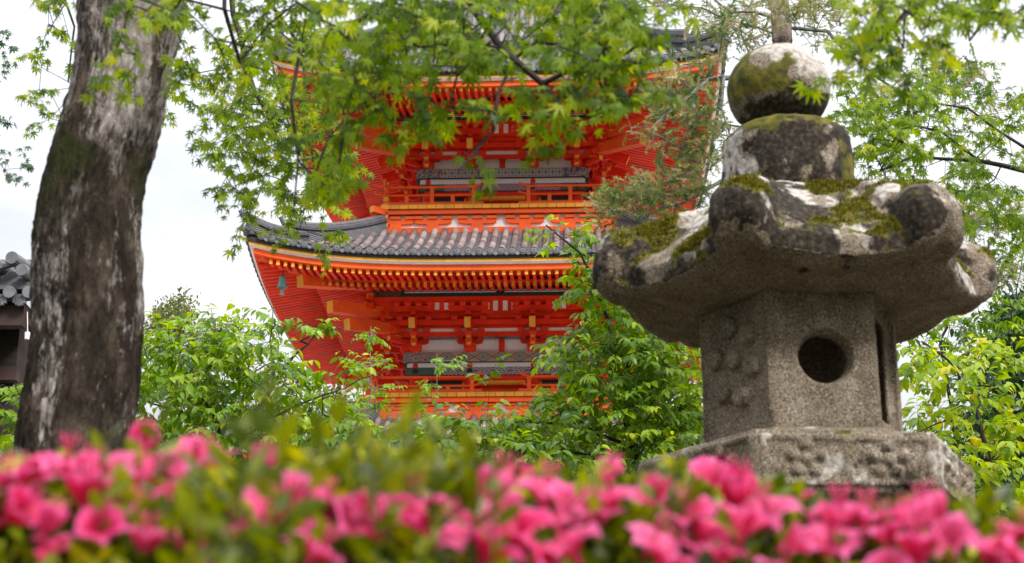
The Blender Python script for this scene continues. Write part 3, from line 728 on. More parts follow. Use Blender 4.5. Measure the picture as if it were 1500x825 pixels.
def finish_stone(me, name, parent, rough_amp, maskf, rough_scale=18, seed=0):
    me.name = name
    nrm = [v.normal.copy() for v in me.vertices]
    off = Vector((seed * 7.1, seed * 3.3, seed))
    for v, n in zip(me.vertices, nrm):
        p = v.co
        d = mnoise.fractal((p + off) * rough_scale, .8, 2.2, 4) * rough_amp + mnoise.noise((p + off) * 4) * rough_amp * 1.2
        v.co = p + n * d
    me.update()
    ca = me.color_attributes.new('mask', 'FLOAT_COLOR', 'POINT'); arr = []
    for v in me.vertices:
        a_, b_, c_ = maskf(v.co + off * 0, v.normal); arr += [a_, b_, c_, 1]
    ca.data.foreach_set('color', arr)
    me.materials.append(STONE)
    me.polygons.foreach_set('use_smooth', [True] * len(me.polygons))
    o = bpy.data.objects.new(name, me); C.objects.link(o); o.parent = parent; return o
lan = empty('stone_lantern', (LX, LY, LZ0)); tag(lan, 'tall weathered granite lantern with mossy curled cap and round ball on top', 'stone lantern')
Lz = lambda z: z + CZ      # heights were measured from the lens
sm = lambda x: max(0, min(1, x))
def fb(p, s, o=0): return mnoise.fractal(Vector((p.x + o, p.y, p.z)) * s, .9, 2.0, 5)
def hexpt(Rr, i, z=0): a_ = DEL + R(30) + R(60) * i; return Vector((Rr * math.sin(a_), -Rr * math.cos(a_), z))
def hexloft(prof, b=None, c=(0, 0)):
    b = b or MB(); n = 6; bi = len(b.v)
    for r, z in prof:
        for i in range(6):
            p = hexpt(r, i); b.v.append((p.x + c[0], p.y + c[1], z))
    for q in range(len(prof) - 1):
        for i in range(6):
            k = (i + 1) % 6; b.face([bi + q * 6 + i, bi + q * 6 + k, bi + q * 6 + 6 + k, bi + q * 6 + 6 + i])
    b.face([bi + i for i in range(6)][::-1]); b.face([bi + (len(prof) - 1) * 6 + i for i in range(6)]); return b
# ball (jewel)
b = MB(); b.lathe([(max(.005, .163 * math.cos(t) ** .95), .146 * math.sin(t)) for t in [R(-89 + 178 * i / 22) for i in range(23)]], (-.023, 0, Lz(2.300)), 36)
def mk_ball(p, n):
    q = Vector((p.x + .023, p.y, p.z - Lz(2.30)))
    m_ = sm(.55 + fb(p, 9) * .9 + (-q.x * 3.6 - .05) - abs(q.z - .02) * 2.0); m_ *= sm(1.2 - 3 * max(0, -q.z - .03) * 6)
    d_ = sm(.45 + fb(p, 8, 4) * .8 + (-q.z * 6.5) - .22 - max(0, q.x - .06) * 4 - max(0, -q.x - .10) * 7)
    return m_, d_, sm(.50 + fb(p, 7, 9) * .5 + q.x * 3 + q.z * 2)
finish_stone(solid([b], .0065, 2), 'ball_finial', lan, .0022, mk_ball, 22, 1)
# drum
b = MB(); b.lathe([(.16, 0), (.197, .012), (.206, .06), (.206, .15), (.203, .20), (.190, .230), (.155, .247), (.02, .252)], (-.006, 0, Lz(1.905)), 40)
def mk_drum(p, n):
    h = p.z - Lz(1.905)
    top = sm(.3 + n.z * 1.3 + fb(p, 9) * .8) if h > .17 else 0
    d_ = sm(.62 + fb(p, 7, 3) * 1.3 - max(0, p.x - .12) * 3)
    return max(top * sm(.8 - p.x * 2), sm((.62 + fb(p, 9, 20)) if p.x > .13 else 0) * (.9 if h < .17 else .4)), d_, sm(.36 + fb(p, 8, 8) * 1.2 + (h > .16) * .25)
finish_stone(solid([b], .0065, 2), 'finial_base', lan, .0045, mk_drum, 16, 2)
# cap with six curled corners
items = []
b = hexloft([(.20, Lz(1.57)), (.32, Lz(1.535)), (.53, Lz(1.548)), (.575, Lz(1.575)), (.575, Lz(1.635)), (.54, Lz(1.675)), (.47, Lz(1.735)), (.39, Lz(1.805)), (.32, Lz(1.865)), (.27, Lz(1.897)), (.23, Lz(1.91)), (.15, Lz(1.915))])
items.append(b)
for i in range(6):
    d_ = hexpt(1, i); sd = Vector((-d_.y, d_.x, 0)); b = MB()
    # curled end: thick roll whose axis lies across the corner, plus the rib that runs down to it
    c0 = d_ * .517 + Vector((0, 0, Lz(1.652)))
    b.tube([c0 - sd * .090, c0 - sd * .082, c0 - sd * .055, c0 + sd * .055, c0 + sd * .082, c0 + sd * .090], [.045, .080, .105, .105, .080, .045], 24); items.append(b)
    b = MB(); b.tube([d_ * .24 + Vector((0, 0, Lz(1.855))), d_ * .34 + Vector((0, 0, Lz(1.79))), d_ * .43 + Vector((0, 0, Lz(1.71))), d_ * .52 + Vector((0, 0, Lz(1.65)))], [.05, .07, .08, .09], 14)
    b.tube([d_ * .50 + Vector((0, 0, Lz(1.615))), d_ * .57 + Vector((0, 0, Lz(1.62)))], [.07, .05], 12); items.append(b)
def mk_cap(p, n):
    h = p.z - Lz(1.545); up = sm(n.z * 1.4); r = math.hypot(p.x, p.y); side = 1 - up
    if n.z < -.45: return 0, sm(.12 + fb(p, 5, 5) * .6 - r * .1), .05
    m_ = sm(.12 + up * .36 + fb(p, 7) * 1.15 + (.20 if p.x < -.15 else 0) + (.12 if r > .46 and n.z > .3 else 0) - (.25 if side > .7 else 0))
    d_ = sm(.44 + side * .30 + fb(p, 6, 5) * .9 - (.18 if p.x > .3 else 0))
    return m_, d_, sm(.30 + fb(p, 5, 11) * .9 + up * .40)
cap_me = solid(items, .0075, 3)
for v_ in cap_me.vertices:      # the eave of the cap sweeps up towards its six corners
    r_ = math.hypot(v_.co.x, v_.co.y); th = (math.degrees(math.atan2(v_.co.x, -v_.co.y)) - 5 - 30) % 60; c_ = abs(min(th, 60 - th) - 30) / 30
    v_.co.z += .055 * c_ ** 2 * max(0, min(1, (r_ - .26) / .24))
cap_me.update()
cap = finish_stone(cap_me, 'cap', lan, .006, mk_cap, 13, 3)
# fire box: six walls, round opening on the front face, square recess on the right face, carved discs on the left face
box = hexloft([(.30, Lz(1.135)), (.303, Lz(1.16)), (.300, Lz(1.60)), (.300, Lz(1.62))])
def facept(i, t, d, z):
    """point on wall i (0 = right of front): t along -1..1, d outwards"""
    A = hexpt(.30, i); B = hexpt(.30, (i + 1) % 6); Cc = (A + B) / 2; nn = Cc.normalized(); tt = (B - A) / 2
    return Cc + tt * t + nn * d + Vector((0, 0, z))
# faces: corners i and i+1. corner angle = 12+30+60i ; front face lies between corner -1 (=5, angle -18) and corner 0 (angle 42)
cuts = []
b = MB(); b.tube([facept(5, .04, -.20, Lz(1.352)), facept(5, .04, -.03, Lz(1.352)), facept(5, .04, .03, Lz(1.352))], [.070, .072, .094], 28); cuts.append((b,))
cuts.append((hexloft([(.235, Lz(1.19)), (.235, Lz(1.54))]),))
for i in (0, 3):    # recessed panels with a window
    P = [facept(i, -.80, -.018, Lz(1.17)), facept(i, .80, -.018, Lz(1.17)), facept(i, .80, .05, Lz(1.17)), facept(i, -.80, .05, Lz(1.17))]
    b = MB(); b.hexa(P + [q + Vector((0, 0, .37)) for q in P]); cuts.append((b,))
    P = [facept(i, -.62, -.12, Lz(1.20)), facept(i, .50, -.12, Lz(1.20)), facept(i, .50, .0, Lz(1.20)), facept(i, -.62, .0, Lz(1.20))]
    b = MB(); b.hexa(P + [q + Vector((0, 0, .31)) for q in P]); cuts.append((b,))
    P = [facept(i, -.86, -.17, Lz(1.20)), facept(i, .86, -.17, Lz(1.20)), facept(i, .86, -.032, Lz(1.20)), facept(i, -.86, -.032, Lz(1.20))]
    b = MB(); b.hexa(P + [q + Vector((0, 0, .32)) for q in P]); cuts.append((b,))
adds = []
for (t, z) in ((-.10, .335), (.42, .30), (-.52, .255), (0, .235), (.50, .20), (-.34, .145), (.18, .12)):
    b = MB(); nn = (hexpt(1, 4) + hexpt(1, 5)).normalized()
    c0 = facept(4, t, 0, Lz(1.135) + z); b.tube([c0 - nn * .01, c0 + nn * .018, c0 + nn * .024], [.031, .031, .024], 18); adds.append(b)
for t in (-.93, .93): b = MB(); b.beam(facept(4, t, .002, Lz(1.17)), facept(4, t, .002, Lz(1.56)), .012, .016, up=(1, 0, 0)); adds.append(b)
fb_me = solid([box] + adds + cuts, .0052, 0)
def mk_fb(p, n): return 0, sm(.05 + fb(p, 5, 2) * .5 + (p.z > Lz(1.53)) * .25), sm(.1 + fb(p, 5, 14) * .5)
finish_stone(fb_me, 'fire_box', lan, .0016, mk_fb, 22, 4)
# platform with carved panels
items = [hexloft([(.33, Lz(.86)), (.44, Lz(.905)), (.492, Lz(.925)), (.502, Lz(.945)), (.502, Lz(1.075)), (.492, Lz(1.095)), (.36, Lz(1.118)), (.32, Lz(1.14))])]
def fp(i, t, d, z):
    A = hexpt(.502, i); B = hexpt(.502, (i + 1) % 6); Cc = (A + B) / 2; nn = Cc.normalized(); return Cc + (B - A) / 2 * t + nn * d + Vector((0, 0, z)), nn
rng = random.Random(5)
for i in range(6):
    for t in (-.92, .0, .92):
        b = MB(); p0, nn = fp(i, t, .0, Lz(.95)); p1, _ = fp(i, t, .0, Lz(1.07)); b.beam(p0, p1, .014, .014, up=tuple(nn)); items.append(b)
    for z in (.948, 1.072):
        b = MB(); p0, nn = fp(i, -.93, 0, Lz(z)); p1, _ = fp(i, .93, 0, Lz(z)); b.beam(p0, p1, .014, .014); items.append(b)
    for t0 in (-.45, .45):
        for j in range(5):
            a_ = 2 * math.pi * j / 5 + .3; t = t0 + .17 * math.cos(a_); z = 1.01 + .040 * math.sin(a_)
            b = MB(); c0, nn = fp(i, t, 0, Lz(z)); b.tube([c0 - nn * .01, c0 + nn * .009, c0 + nn * .016], [.017, .016, .008], 10); items.append(b)
        b = MB(); c0, nn = fp(i, t0, 0, Lz(1.01)); b.tube([c0 - nn * .01, c0 + nn * .010, c0 + nn * .017], [.018, .017, .008], 10); items.append(b)
def mk_pl(p, n): return sm(.06 + fb(p, 6) * .5 + n.z * .2), sm(.06 + fb(p, 7, 6) * .7), sm(.24 + fb(p, 7, 3) * .6 + (.18 if p.x > .3 else 0))
finish_stone(solid(items, .0062, 0), 'platform', lan, .0022, mk_pl, 20, 5)
b = MB(); b.lathe([(.22, 0), (.215, .5), (.19, .55), (.215, .6), (.21, 1.1), (.19, 1.14), (.215, 1.18), (.25, Lz(.88) - .25)], (0, 0, .25), 28)
b2_ = hexloft([(.46, -.05), (.46, .12), (.40, .16), (.30, .26), (.24, .28)])
finish_stone(solid([b, b2_], .02, 1), 'shaft', lan, .004, mk_pl, 14, 6)

# moss cushions: short blades standing on the mossy parts of the cap
def moss_blades(me, name, parent, thr, count, seed, size=.010):
    rs = np.random.RandomState(seed); n = len(me.vertices)
    co = np.empty(n * 3, np.float32); me.vertices.foreach_get('co', co); co = co.reshape(-1, 3)
    no = np.array([v.normal[:] for v in me.vertices], np.float32)
    mk = np.empty(n * 4, np.float32); me.color_attributes['mask'].data.foreach_get('color', mk); mk = mk.reshape(-1, 4)[:, 0]
    idx = np.where(mk > thr)[0]; pr = (mk[idx] - thr + .05); pr /= pr.sum()
    ch = rs.choice(idx, count, p=pr); P = co[ch] + rs.normal(0, .003, (count, 3)); Nn = no[ch]
    D = Nn + rs.normal(0, .45, (count, 3)); D /= np.linalg.norm(D, axis=1)[:, None]
    S = np.cross(D, rs.normal(0, 1, (count, 3))); S /= np.linalg.norm(S, axis=1)[:, None] + 1e-6
    h = (rs.uniform(.5, 1.3, count) * size)[:, None]; wv = h * .28
    V = np.stack([P - S * wv, P + S * wv, P + D * h], 1).reshape(-1, 3); F = np.arange(count * 3).reshape(-1, 3)
    o = np_mesh(name, V, F, MOSS, None, tone=rs.uniform(0, 1, count)); o.parent = parent; o.location = (0, 0, 0); return o
MOSS = leafmat('moss', [(.1, (.035, .040, .006)), (.5, (.11, .105, .010)), (.9, (.26, .22, .02))], .3)
moss_blades(cap_me, 'moss', cap, .60, 40000, 1, .0095)

# ------------------------------------------------------------------ leaves
def basis(D, Nn):
    D = D / (np.linalg.norm(D, axis=1)[:, None] + 1e-9)
    S = np.cross(Nn, D); S /= np.linalg.norm(S, axis=1)[:, None] + 1e-9
    Nn = np.cross(D, S); return D, S, Nn
def scatter(T, F, P, D, Nn, size, tone):
    """template T (n,3) [x along, y across, z normal], F (m,3)"""
    D, S, Nn = basis(D, Nn); s = size[:, None, None]
    V = P[:, None, :] + s * (T[None, :, 0, None] * D[:, None, :] + T[None, :, 1, None] * S[:, None, :] + T[None, :, 2, None] * Nn[:, None, :])
    n = len(T); FF = (F[None] + (np.arange(len(P)) * n)[:, None, None]).reshape(-1, F.shape[1])
    return V.reshape(-1, 3), FF, np.repeat(tone, len(F))
def maple_template(seed=0):
    rs = random.Random(seed); T = [(0, 0, 0)]; F = []
    lobes = [(-125, .42), (-78, .74), (-38, .93), (0, 1.0), (38, .93), (78, .74), (125, .42)]
    ring = []
    def P(a, r, z): T.append((r * math.cos(R(a)) + .0, r * math.sin(R(a)), z)); return len(T) - 1
    prev = P(-160, .12, 0)
    for i, (a, L) in enumerate(lobes):
        a += rs.uniform(-4, 4); L *= rs.uniform(.92, 1.06); dr = -.20 * L * rs.uniform(-.3, 1.9)
        w1 = P(a - 11, L * .55, dr * .35); tip = P(a, L, dr); w2 = P(a + 11, L * .55, dr * .35)
        mid = P(a, L * .5, dr * .15 + .03)
        nx = P((a + lobes[i + 1][0]) / 2, .27, .0) if i < 6 else P(160, .12, 0)
        F += [(0, prev, mid), (prev, w1, mid), (w1, tip, mid), (mid, tip, w2), (mid, w2, nx), (0, mid, nx)]
        prev = nx
    return np.array(T, float), np.array(F)
def oval_template():
    # cherry-like leaf: folded along the rib, pointed drooping tip
    xs = [0, .22, .5, .78, 1.0]; ws = [.02, .20, .235, .13, 0]; zs_ = [0, .02, 0, -.06, -.16]
    T = []; F = []
    for x, w_, z in zip(xs, ws, zs_): T += [(x, -w_, z + w_ * .35), (x, 0, z), (x, w_, z + w_ * .35)]
    for i in range(4):
        a_ = i * 3
        for k in range(2):
            F += [(a_ + k, a_ + k + 3, a_ + k + 4), (a_ + k, a_ + k + 4, a_ + k + 1)]
    return np.array(T, float), np.array(F)
def small_template():
    T = [(0, 0, 0), (.35, -.2, .05), (.7, -.17, .03), (1, 0, -.04), (.7, .17, .03), (.35, .2, .05), (.5, 0, 0)]
    F = [(0, 1, 6), (1, 2, 6), (2, 3, 6), (3, 4, 6), (4, 5, 6), (5, 0, 6)]
    return np.array(T, float), np.array(F)
def sprig_template(seed=1, n=34, spread=.34):
    rs = np.random.RandomState(seed); T = []; F = []
    for i in range(n):
        x = i / n; a_ = rs.uniform(0, 2 * math.pi); d = np.array([.55, math.cos(a_), math.sin(a_) * .6 + .15]); d /= np.linalg.norm(d)
        L = spread * (1 - .35 * x) * rs.uniform(.7, 1.1); s = np.cross(d, [0, .3, 1]); s /= np.linalg.norm(s); o = np.array([x, 0, 0])
        b_ = len(T); T += [o - s * .035, o + s * .035, o + d * L]; F.append((b_, b_ + 1, b_ + 2))
    b_ = len(T); T += [np.array([0, -.012, 0]), np.array([0, .012, 0]), np.array([1, 0, 0])]; F.append((b_, b_ + 1, b_ + 2))
    return np.array(T, float), np.array(F)
MAPLE = [maple_template(i) for i in range(4)]; OVAL = oval_template(); SMALL = small_template(); SPRIG = sprig_template()

L_NEAR = leafmat('maple_leaf', [(.05, (.016, .048, .002)), (.4, (.080, .165, .002)), (.72, (.25, .37, .003)), (.93, (.46, .50, .012)), (1.0, (.45, .30, .06))], .62)
L_LIME = leafmat('lime_maple_leaf', [(.05, (.05, .12, .004)), (.4, (.13, .25, .005)), (.75, (.28, .40, .008)), (1.0, (.62, .52, .02))], .55)
L_CHERRY = leafmat('cherry_leaf', [(.02, (.018, .050, .006)), (.3, (.068, .155, .009)), (.58, (.19, .33, .013)), (.85, (.42, .52, .03)), (1.0, (.74, .58, .04))], .48, .38, .5)
L_DARK = leafmat('dark_leaf', [(.05, (.010, .030, .008)), (.5, (.025, .075, .015)), (.95, (.07, .16, .03))], .25, .4, .5)
L_RUST = leafmat('rusty_maple_leaf', [(.05, (.06, .10, .02)), (.5, (.13, .17, .03)), (.95, (.32, .16, .05))], .4)
L_PINE = leafmat('needle', [(.02, (.05, .12, .03)), (.35, (.13, .22, .06)), (.6, (.36, .38, .14)), (.85, (.52, .44, .27)), (1.0, (.58, .50, .38))], .3, .6, .2)
L_AZ = leafmat('azalea_leaf', [(.02, (.008, .020, .001)), (.3, (.05, .082, .002)), (.6, (.20, .24, .003)), (.92, (.46, .44, .010)), (1.0, (.35, .08, .02))], .45, .4, .45)
L_YOUNG = leafmat('young_green_leaf', [(.05, (.08, .22, .015)), (.5, (.18, .38, .03)), (1.0, (.42, .55, .05))], .45)
BARK = simple('grey_brown_bark', [(.3, (.025, .02, .016)), (.6, (.07, .058, .048)), (.8, (.15, .14, .12))], 9, stretch=(1, 1, .3), rough=.9, bump=.6, bscale=50)
BARKD = simple('dark_twig_bark', [(.3, (.012, .010, .010)), (.7, (.045, .035, .03))], 20, rough=.8)
BARKP = simple('lichened_bark', [(.3, (.10, .095, .085)), (.55, (.20, .20, .185)), (.75, (.33, .35, .32))], 30, rough=.9, bump=.4, bscale=90)

def skeleton(rs, limbs, pts, jit=.06, seg=.12, lr=None):
    """limbs: list of (polyline Nx3, r0, r1). pts: attractors. returns nodes, parent, limb-flag, order"""
    Nd = []; Pa = []; Li = []
    for poly, r0, r1 in limbs:
        poly = [np.array(p, float) for p in poly]; st_ = []
        for i in range(len(poly) - 1):
            L = np.linalg.norm(poly[i + 1] - poly[i]); n = max(1, int(L / seg))
            for k in range(n): st_.append(poly[i] + (poly[i + 1] - poly[i]) * k / n)
        st_.append(poly[-1]); st_ = np.array(st_)
        if len(st_) > 3:
            st_[1:-1] += rs.normal(0, seg * .07, (len(st_) - 2, 3))
        base = len(Nd)
        for i, p in enumerate(st_):
            if i == 0:
                if base and np.linalg.norm(np.array(Nd[:base]) - p, axis=1).min() < .6: par = int(np.argmin(np.linalg.norm(np.array(Nd[:base]) - p, axis=1)))
                else: par = -1
            else: par = base + i - 1
            Nd.append(p); Pa.append(par); Li.append(r0 + (r1 - r0) * i / max(1, len(st_) - 1))
    A = np.array(Nd); D0 = np.array([np.linalg.norm(A - p, axis=1).min() for p in pts]); order = np.argsort(D0)
    Arr = np.zeros((len(Nd) + len(pts) * 6, 3)); Arr[:len(Nd)] = A; cnt = len(Nd); tips = []
    for q in order:
        p = pts[q]; d = np.linalg.norm(Arr[:cnt] - p, axis=1)
        # prefer parents that lie closer to the limb side and slightly above
        j = int(np.argmin(d)); L = d[j]; par = j; n = min(5, max(1, int(L / seg)))
        for k in range(1, n + 1):
            t = k / n; pp = Arr[j] * (1 - t) + p * t
            if k < n: pp = pp + rs.normal(0, jit * L * .25, 3) + np.array([0, 0, jit * L * .8 * math.sin(math.pi * t)])
            Arr[cnt] = pp; Pa.append(par); Li.append(0); par = cnt; cnt += 1
        tips.append(cnt - 1)
    return Arr[:cnt].copy(), np.array(Pa), np.array(Li), tips
def wood_mesh(Nd, Pa, Li, tip_r=.0015, expo=.42, sides=5):
    n = len(Nd); cntv = np.zeros(n)
    for i in range(n - 1, -1, -1):
        cntv[i] = max(cntv[i], 1)
        if Pa[i] >= 0: cntv[Pa[i]] += cntv[i] if True else 0
    # grown twigs: radius from the number of descendants; limbs: their own radius
    rad = np.maximum(tip_r * cntv ** expo, 0); rad = np.where(Li > 0, Li, np.minimum(rad, .02 if Li.max() > .02 else Li.max() if Li.max() > 0 else .02))
    ok = np.where(Pa >= 0)[0]; A = Nd[Pa[ok]]; B = Nd[ok]; ra = np.where(Li[ok] > 0, rad[Pa[ok]], np.minimum(rad[Pa[ok]], rad[ok] * 1.35)); rb = rad[ok]
    D = B - A; L = np.linalg.norm(D, axis=1)[:, None] + 1e-9; D = D / L
    ref = np.where(np.abs(D[:, 2:3]) > .9, np.array([[1., 0, 0]]), np.array([[0, 0, 1.]])); S = np.cross(D, ref); S /= np.linalg.norm(S, axis=1)[:, None]; U = np.cross(S, D)
    ang = np.arange(sides) * 2 * math.pi / sides
    ca, sa = np.cos(ang), np.sin(ang)
    ringA = A[:, None] - D[:, None] * (ra * .3)[:, None, None] + ra[:, None, None] * (ca[None, :, None] * S[:, None] + sa[None, :, None] * U[:, None])
    ringB = B[:, None] + D[:, None] * (rb * .3)[:, None, None] + rb[:, None, None] * (ca[None, :, None] * S[:, None] + sa[None, :, None] * U[:, None])
    V = np.concatenate([ringA, ringB], 1).reshape(-1, 3); k = np.arange(sides); k2 = (k + 1) % sides
    f = np.stack([k, k2, k2 + sides, k + sides], 1); F = (f[None] + (np.arange(len(ok)) * 2 * sides)[:, None, None]).reshape(-1, 4)
    return V, F
def blob_points(rs, blobs):
    """blobs: (u, v, ru, rv, D, dD, n) in photo pixels at distance D"""
    out = []
    for u, v, ru, rv, D, dD, n in blobs:
        for _ in range(n):
            r = math.sqrt(rs.uniform(0, 1)); a_ = rs.uniform(0, 2 * math.pi)
            out.append(np.array(W(u + ru * r * math.cos(a_), v + rv * r * math.sin(a_), D + rs.uniform(-dD, dD))))
    return np.array(out)
def unit(v): return v / (np.linalg.norm(v, axis=-1, keepdims=True) + 1e-9)
def poly(*p): return [np.array(W(*q)) for q in p]

def spray(kind, rs, Nd, Pa, tips, size, per):
    P = []; D = []; Nn = []; S = []; T = []; twig = []
    for t in tips:
        p = Nd[t]; par = Nd[Pa[t]]; d = unit(p - par)
        clump = rs.uniform(-.18, .18)
        if kind == 'maple':
            d = unit(d * .6 + unit(np.array([rs.normal(), rs.normal(), rs.normal() * .35])) * .6)
            L = size * rs.uniform(2.2, 4.2); q = p; n = per
            for i in range(n):
                o = p + d * L * (i / n); sd = unit(np.cross(d, [0, 0, 1]) * (1 if i % 2 else -1) + rs.normal(0, .45, 3))
                pet = unit(sd * .9 + d * .4 + np.array([0, 0, -.25])) * size * rs.uniform(.4, .9)
                b_ = o + pet; ld_ = unit(pet / size + np.array([0, 0, -rs.uniform(.2, 1.5)]) + rs.normal(0, .25, 3))
                P.append(b_); D.append(ld_); Nn.append(unit(np.array([rs.normal() * .6, -.75 + rs.normal() * .45, .55 + rs.normal() * .3]))); S.append(size * rs.uniform(.65, 1.15))
                T.append(np.clip(.45 + clump + rs.normal(0, .2), 0, .97)); twig.append((o, b_))
            twig.append((p, p + d * L))
        elif kind == 'cherry':
            d = unit(d * .5 + unit(np.array([rs.normal(), rs.normal(), rs.normal() * .25 + .15])) * .8)
            n = per + rs.randint(-2, 2); step = size * .25; q = p.copy(); young = rs.uniform() < .4
            for i in range(n):
                d = unit(d + np.array([0, 0, -.045])); q2 = q + d * step; twig.append((q, q2)); q = q2
                sd = unit(np.cross(d, [0, 0, 1])) * (1 if i % 2 else -1)
                ld_ = unit(sd * .75 + d * .55 + np.array([0, 0, -rs.uniform(.15, .95)]) + rs.normal(0, .18, 3))
                P.append(q); D.append(ld_); Nn.append(unit(np.array([0, -.25, 1.0]) + rs.normal(0, .35, 3))); S.append(size * rs.uniform(.65, 1.12) * (1 - .25 * i / n))
                T.append(np.clip(.42 + clump + rs.normal(0, .10) + (.40 if young else .1) * (i / n) ** 1.5 + (.1 if rs.uniform() < .03 else 0), 0, 1))
        elif kind == 'needle':
            for i in range(per):
                dd = unit(d * .7 + np.array([rs.normal() * .7, rs.normal() * .7, rs.normal() * .25 + .12])); o = p + rs.normal(0, size * .35, 3)
                P.append(o); D.append(dd); Nn.append(unit(np.array([0, 0, 1.]) + rs.normal(0, .2, 3))); S.append(size * rs.uniform(.6, 1.2)); T.append(np.clip(.5 + clump * 1.8 + rs.normal(0, .13), 0, 1)); twig.append((p, o))
        elif kind == 'tuft':
            for i in range(per):
                o = p + rs.normal(0, size * .8, 3); dd = unit(rs.normal(0, 1, 3) + np.array([0, 0, .5]))
                P.append(o); D.append(dd); Nn.append(unit(rs.normal(0, 1, 3))); S.append(size * rs.uniform(.6, 1.2)); T.append(np.clip(.45 + clump + rs.normal(0, .18), 0, 1))
    return [np.array(x) for x in (P, D, Nn, S, T)] + [twig]
def twig_tubes(tw, r):
    if not tw: return np.zeros((0, 3)), np.zeros((0, 4), int)
    A = np.array([t[0] for t in tw]); B = np.array([t[1] for t in tw]); D = unit(B - A); S = unit(np.cross(D, np.array([.13, .2, 1.]))); U = np.cross(S, D)
    ang = [0, 2.094, 4.189]; V = np.concatenate([np.stack([A + r * (math.cos(a_) * S + math.sin(a_) * U) for a_ in ang], 1), np.stack([B + r * .6 * (math.cos(a_) * S + math.sin(a_) * U) for a_ in ang], 1)], 1).reshape(-1, 3)
    f = np.array([[0, 1, 4, 3], [1, 2, 5, 4], [2, 0, 3, 5]]); F = (f[None] + (np.arange(len(tw)) * 6)[:, None, None]).reshape(-1, 4); return V, F

def tree(name, label, cat, base, kind, leaf_mat, size, per, limbs, blobs, seed, bark=BARKD, trunk=None, group=None, tip_r=.0014, seg=.12, twr=.0011, tone_shift=0, jit=.06, trunk_mat=None, ground_blobs=None):
    rs = np.random.RandomState(seed)
    root = empty(name, base); tag(root, label, cat, group)
    pts = blob_points(rs, blobs)
    Nd, Pa, Li, tips = skeleton(rs, limbs, pts, jit, seg)
    V, F = wood_mesh(Nd, Pa, Li, tip_r)
    P, D, Nn, S, T, tw = spray(kind, rs, Nd, Pa, tips, size, per)
    V2, F2 = twig_tubes(tw, twr)
    V = np.concatenate([V, V2]); F = np.concatenate([F, F2 + len(V) - len(V2)])
    np_mesh('branches', V, F, bark, root)
    T = np.clip(T + tone_shift, 0, 1)
    if kind == 'maple':
        vs = []; fs = []; ts = []; off = 0; pick = rs.randint(0, 4, len(P))
        for k in range(4):
            m = pick == k
            v, f, t = scatter(*MAPLE[k], P[m], D[m], Nn[m], S[m], T[m]); vs.append(v); fs.append(f + off); ts.append(t); off += len(v)
        v, f, t = np.concatenate(vs), np.concatenate(fs), np.concatenate(ts)
    else:
        tm = {'cherry': OVAL, 'needle': SPRIG, 'tuft': SMALL}[kind]
        v, f, t = scatter(*tm, P, D, Nn, S, T)
    np_mesh('crown', v, f, leaf_mat, root, tone=t)
    if trunk:
        b = MB(); tp, tr = trunk
        b.tube([Vector(p) - root.location for p in tp], tr, 12)
        b.build('trunk', [trunk_mat or BARK], root, smooth=True)
    return root

# ---- the thick foreground trunk, upper left
def big_trunk():
    rs = np.random.RandomState(2)
    cl = [(110, 990, 205), (104, 820, 178), (103, 700, 166), (104, 660, 164), (110, 610, 161), (118, 560, 160), (124, 515, 160), (127, 470, 163), (128, 435, 165), (128, 400, 164), (127, 365, 159), (127, 330, 154), (130, 305, 150), (134, 280, 148), (142, 250, 147), (151, 220, 147), (161, 185, 144), (170, 150, 142), (178, 122, 140), (183, 98, 139), (188, 60, 144), (194, 20, 156), (199, -20, 170), (206, -70, 176), (215, -130, 170), (228, -200, 160), (240, -300, 150)]
    D = 4.5; rings = []; fine = []
    P = [Vector(W(u, v, D)) for u, v, w_ in cl]; Rr = [w_ / 2 * PXM(v, D) * .955 for u, v, w_ in cl]
    P.insert(0, Vector((P[0].x - .01, D, -.1))); Rr.insert(0, Rr[0] * 1.35)
    n = 200; pts = []; rad = []
    for i in range(len(P) - 1):
        L = (P[i + 1] - P[i]).length; m = max(2, int(L / .012))
        for k in range(m): t = k / m; t_ = t * t * (3 - 2 * t) if i == 0 else t; pts.append(P[i].lerp(P[i + 1], t)); rad.append(Rr[i] + (Rr[i + 1] - Rr[i]) * t)
    # smooth the polyline
    A = np.array([p[:] for p in pts]); Q = np.array(rad)
    for _ in range(30):
        A[1:-1] = (A[:-2] + A[2:] + 2 * A[1:-1]) / 4; Q[1:-1] = (Q[:-2] + Q[2:] + 2 * Q[1:-1]) / 4
    V = []; m = len(A)
    for i in range(m):
        for k in range(n):
            a_ = 2 * math.pi * k / n; p = Vector((A[i][0] + Q[i] * math.cos(a_), A[i][1] + Q[i] * math.sin(a_), A[i][2]))
            s = Vector((math.cos(a_) * 2.2, math.sin(a_) * 2.2, A[i][2] * 1.4))
            d = mnoise.noise(s) * .016 + mnoise.fractal(Vector((s.x * 5, s.y * 5, A[i][2] * 5)), .9, 2.1, 4) * .006
            d += abs(mnoise.noise(Vector((s.x * 9, s.y * 9, A[i][2] * 22)))) * .006 + mnoise.fractal(Vector((s.x * 16, s.y * 16, A[i][2] * 18)), .8, 2.1, 3) * .008
            V.append((A[i][0] + (Q[i] + d) * math.cos(a_), A[i][1] + (Q[i] + d) * math.sin(a_), A[i][2]))
    k = np.arange(n); k2 = (k + 1) % n; f = np.stack([k, k2, k2 + n, k + n], 1); F = (f[None] + (np.arange(m - 1) * n)[:, None, None]).reshape(-1, 4)
    return np.array(V), F
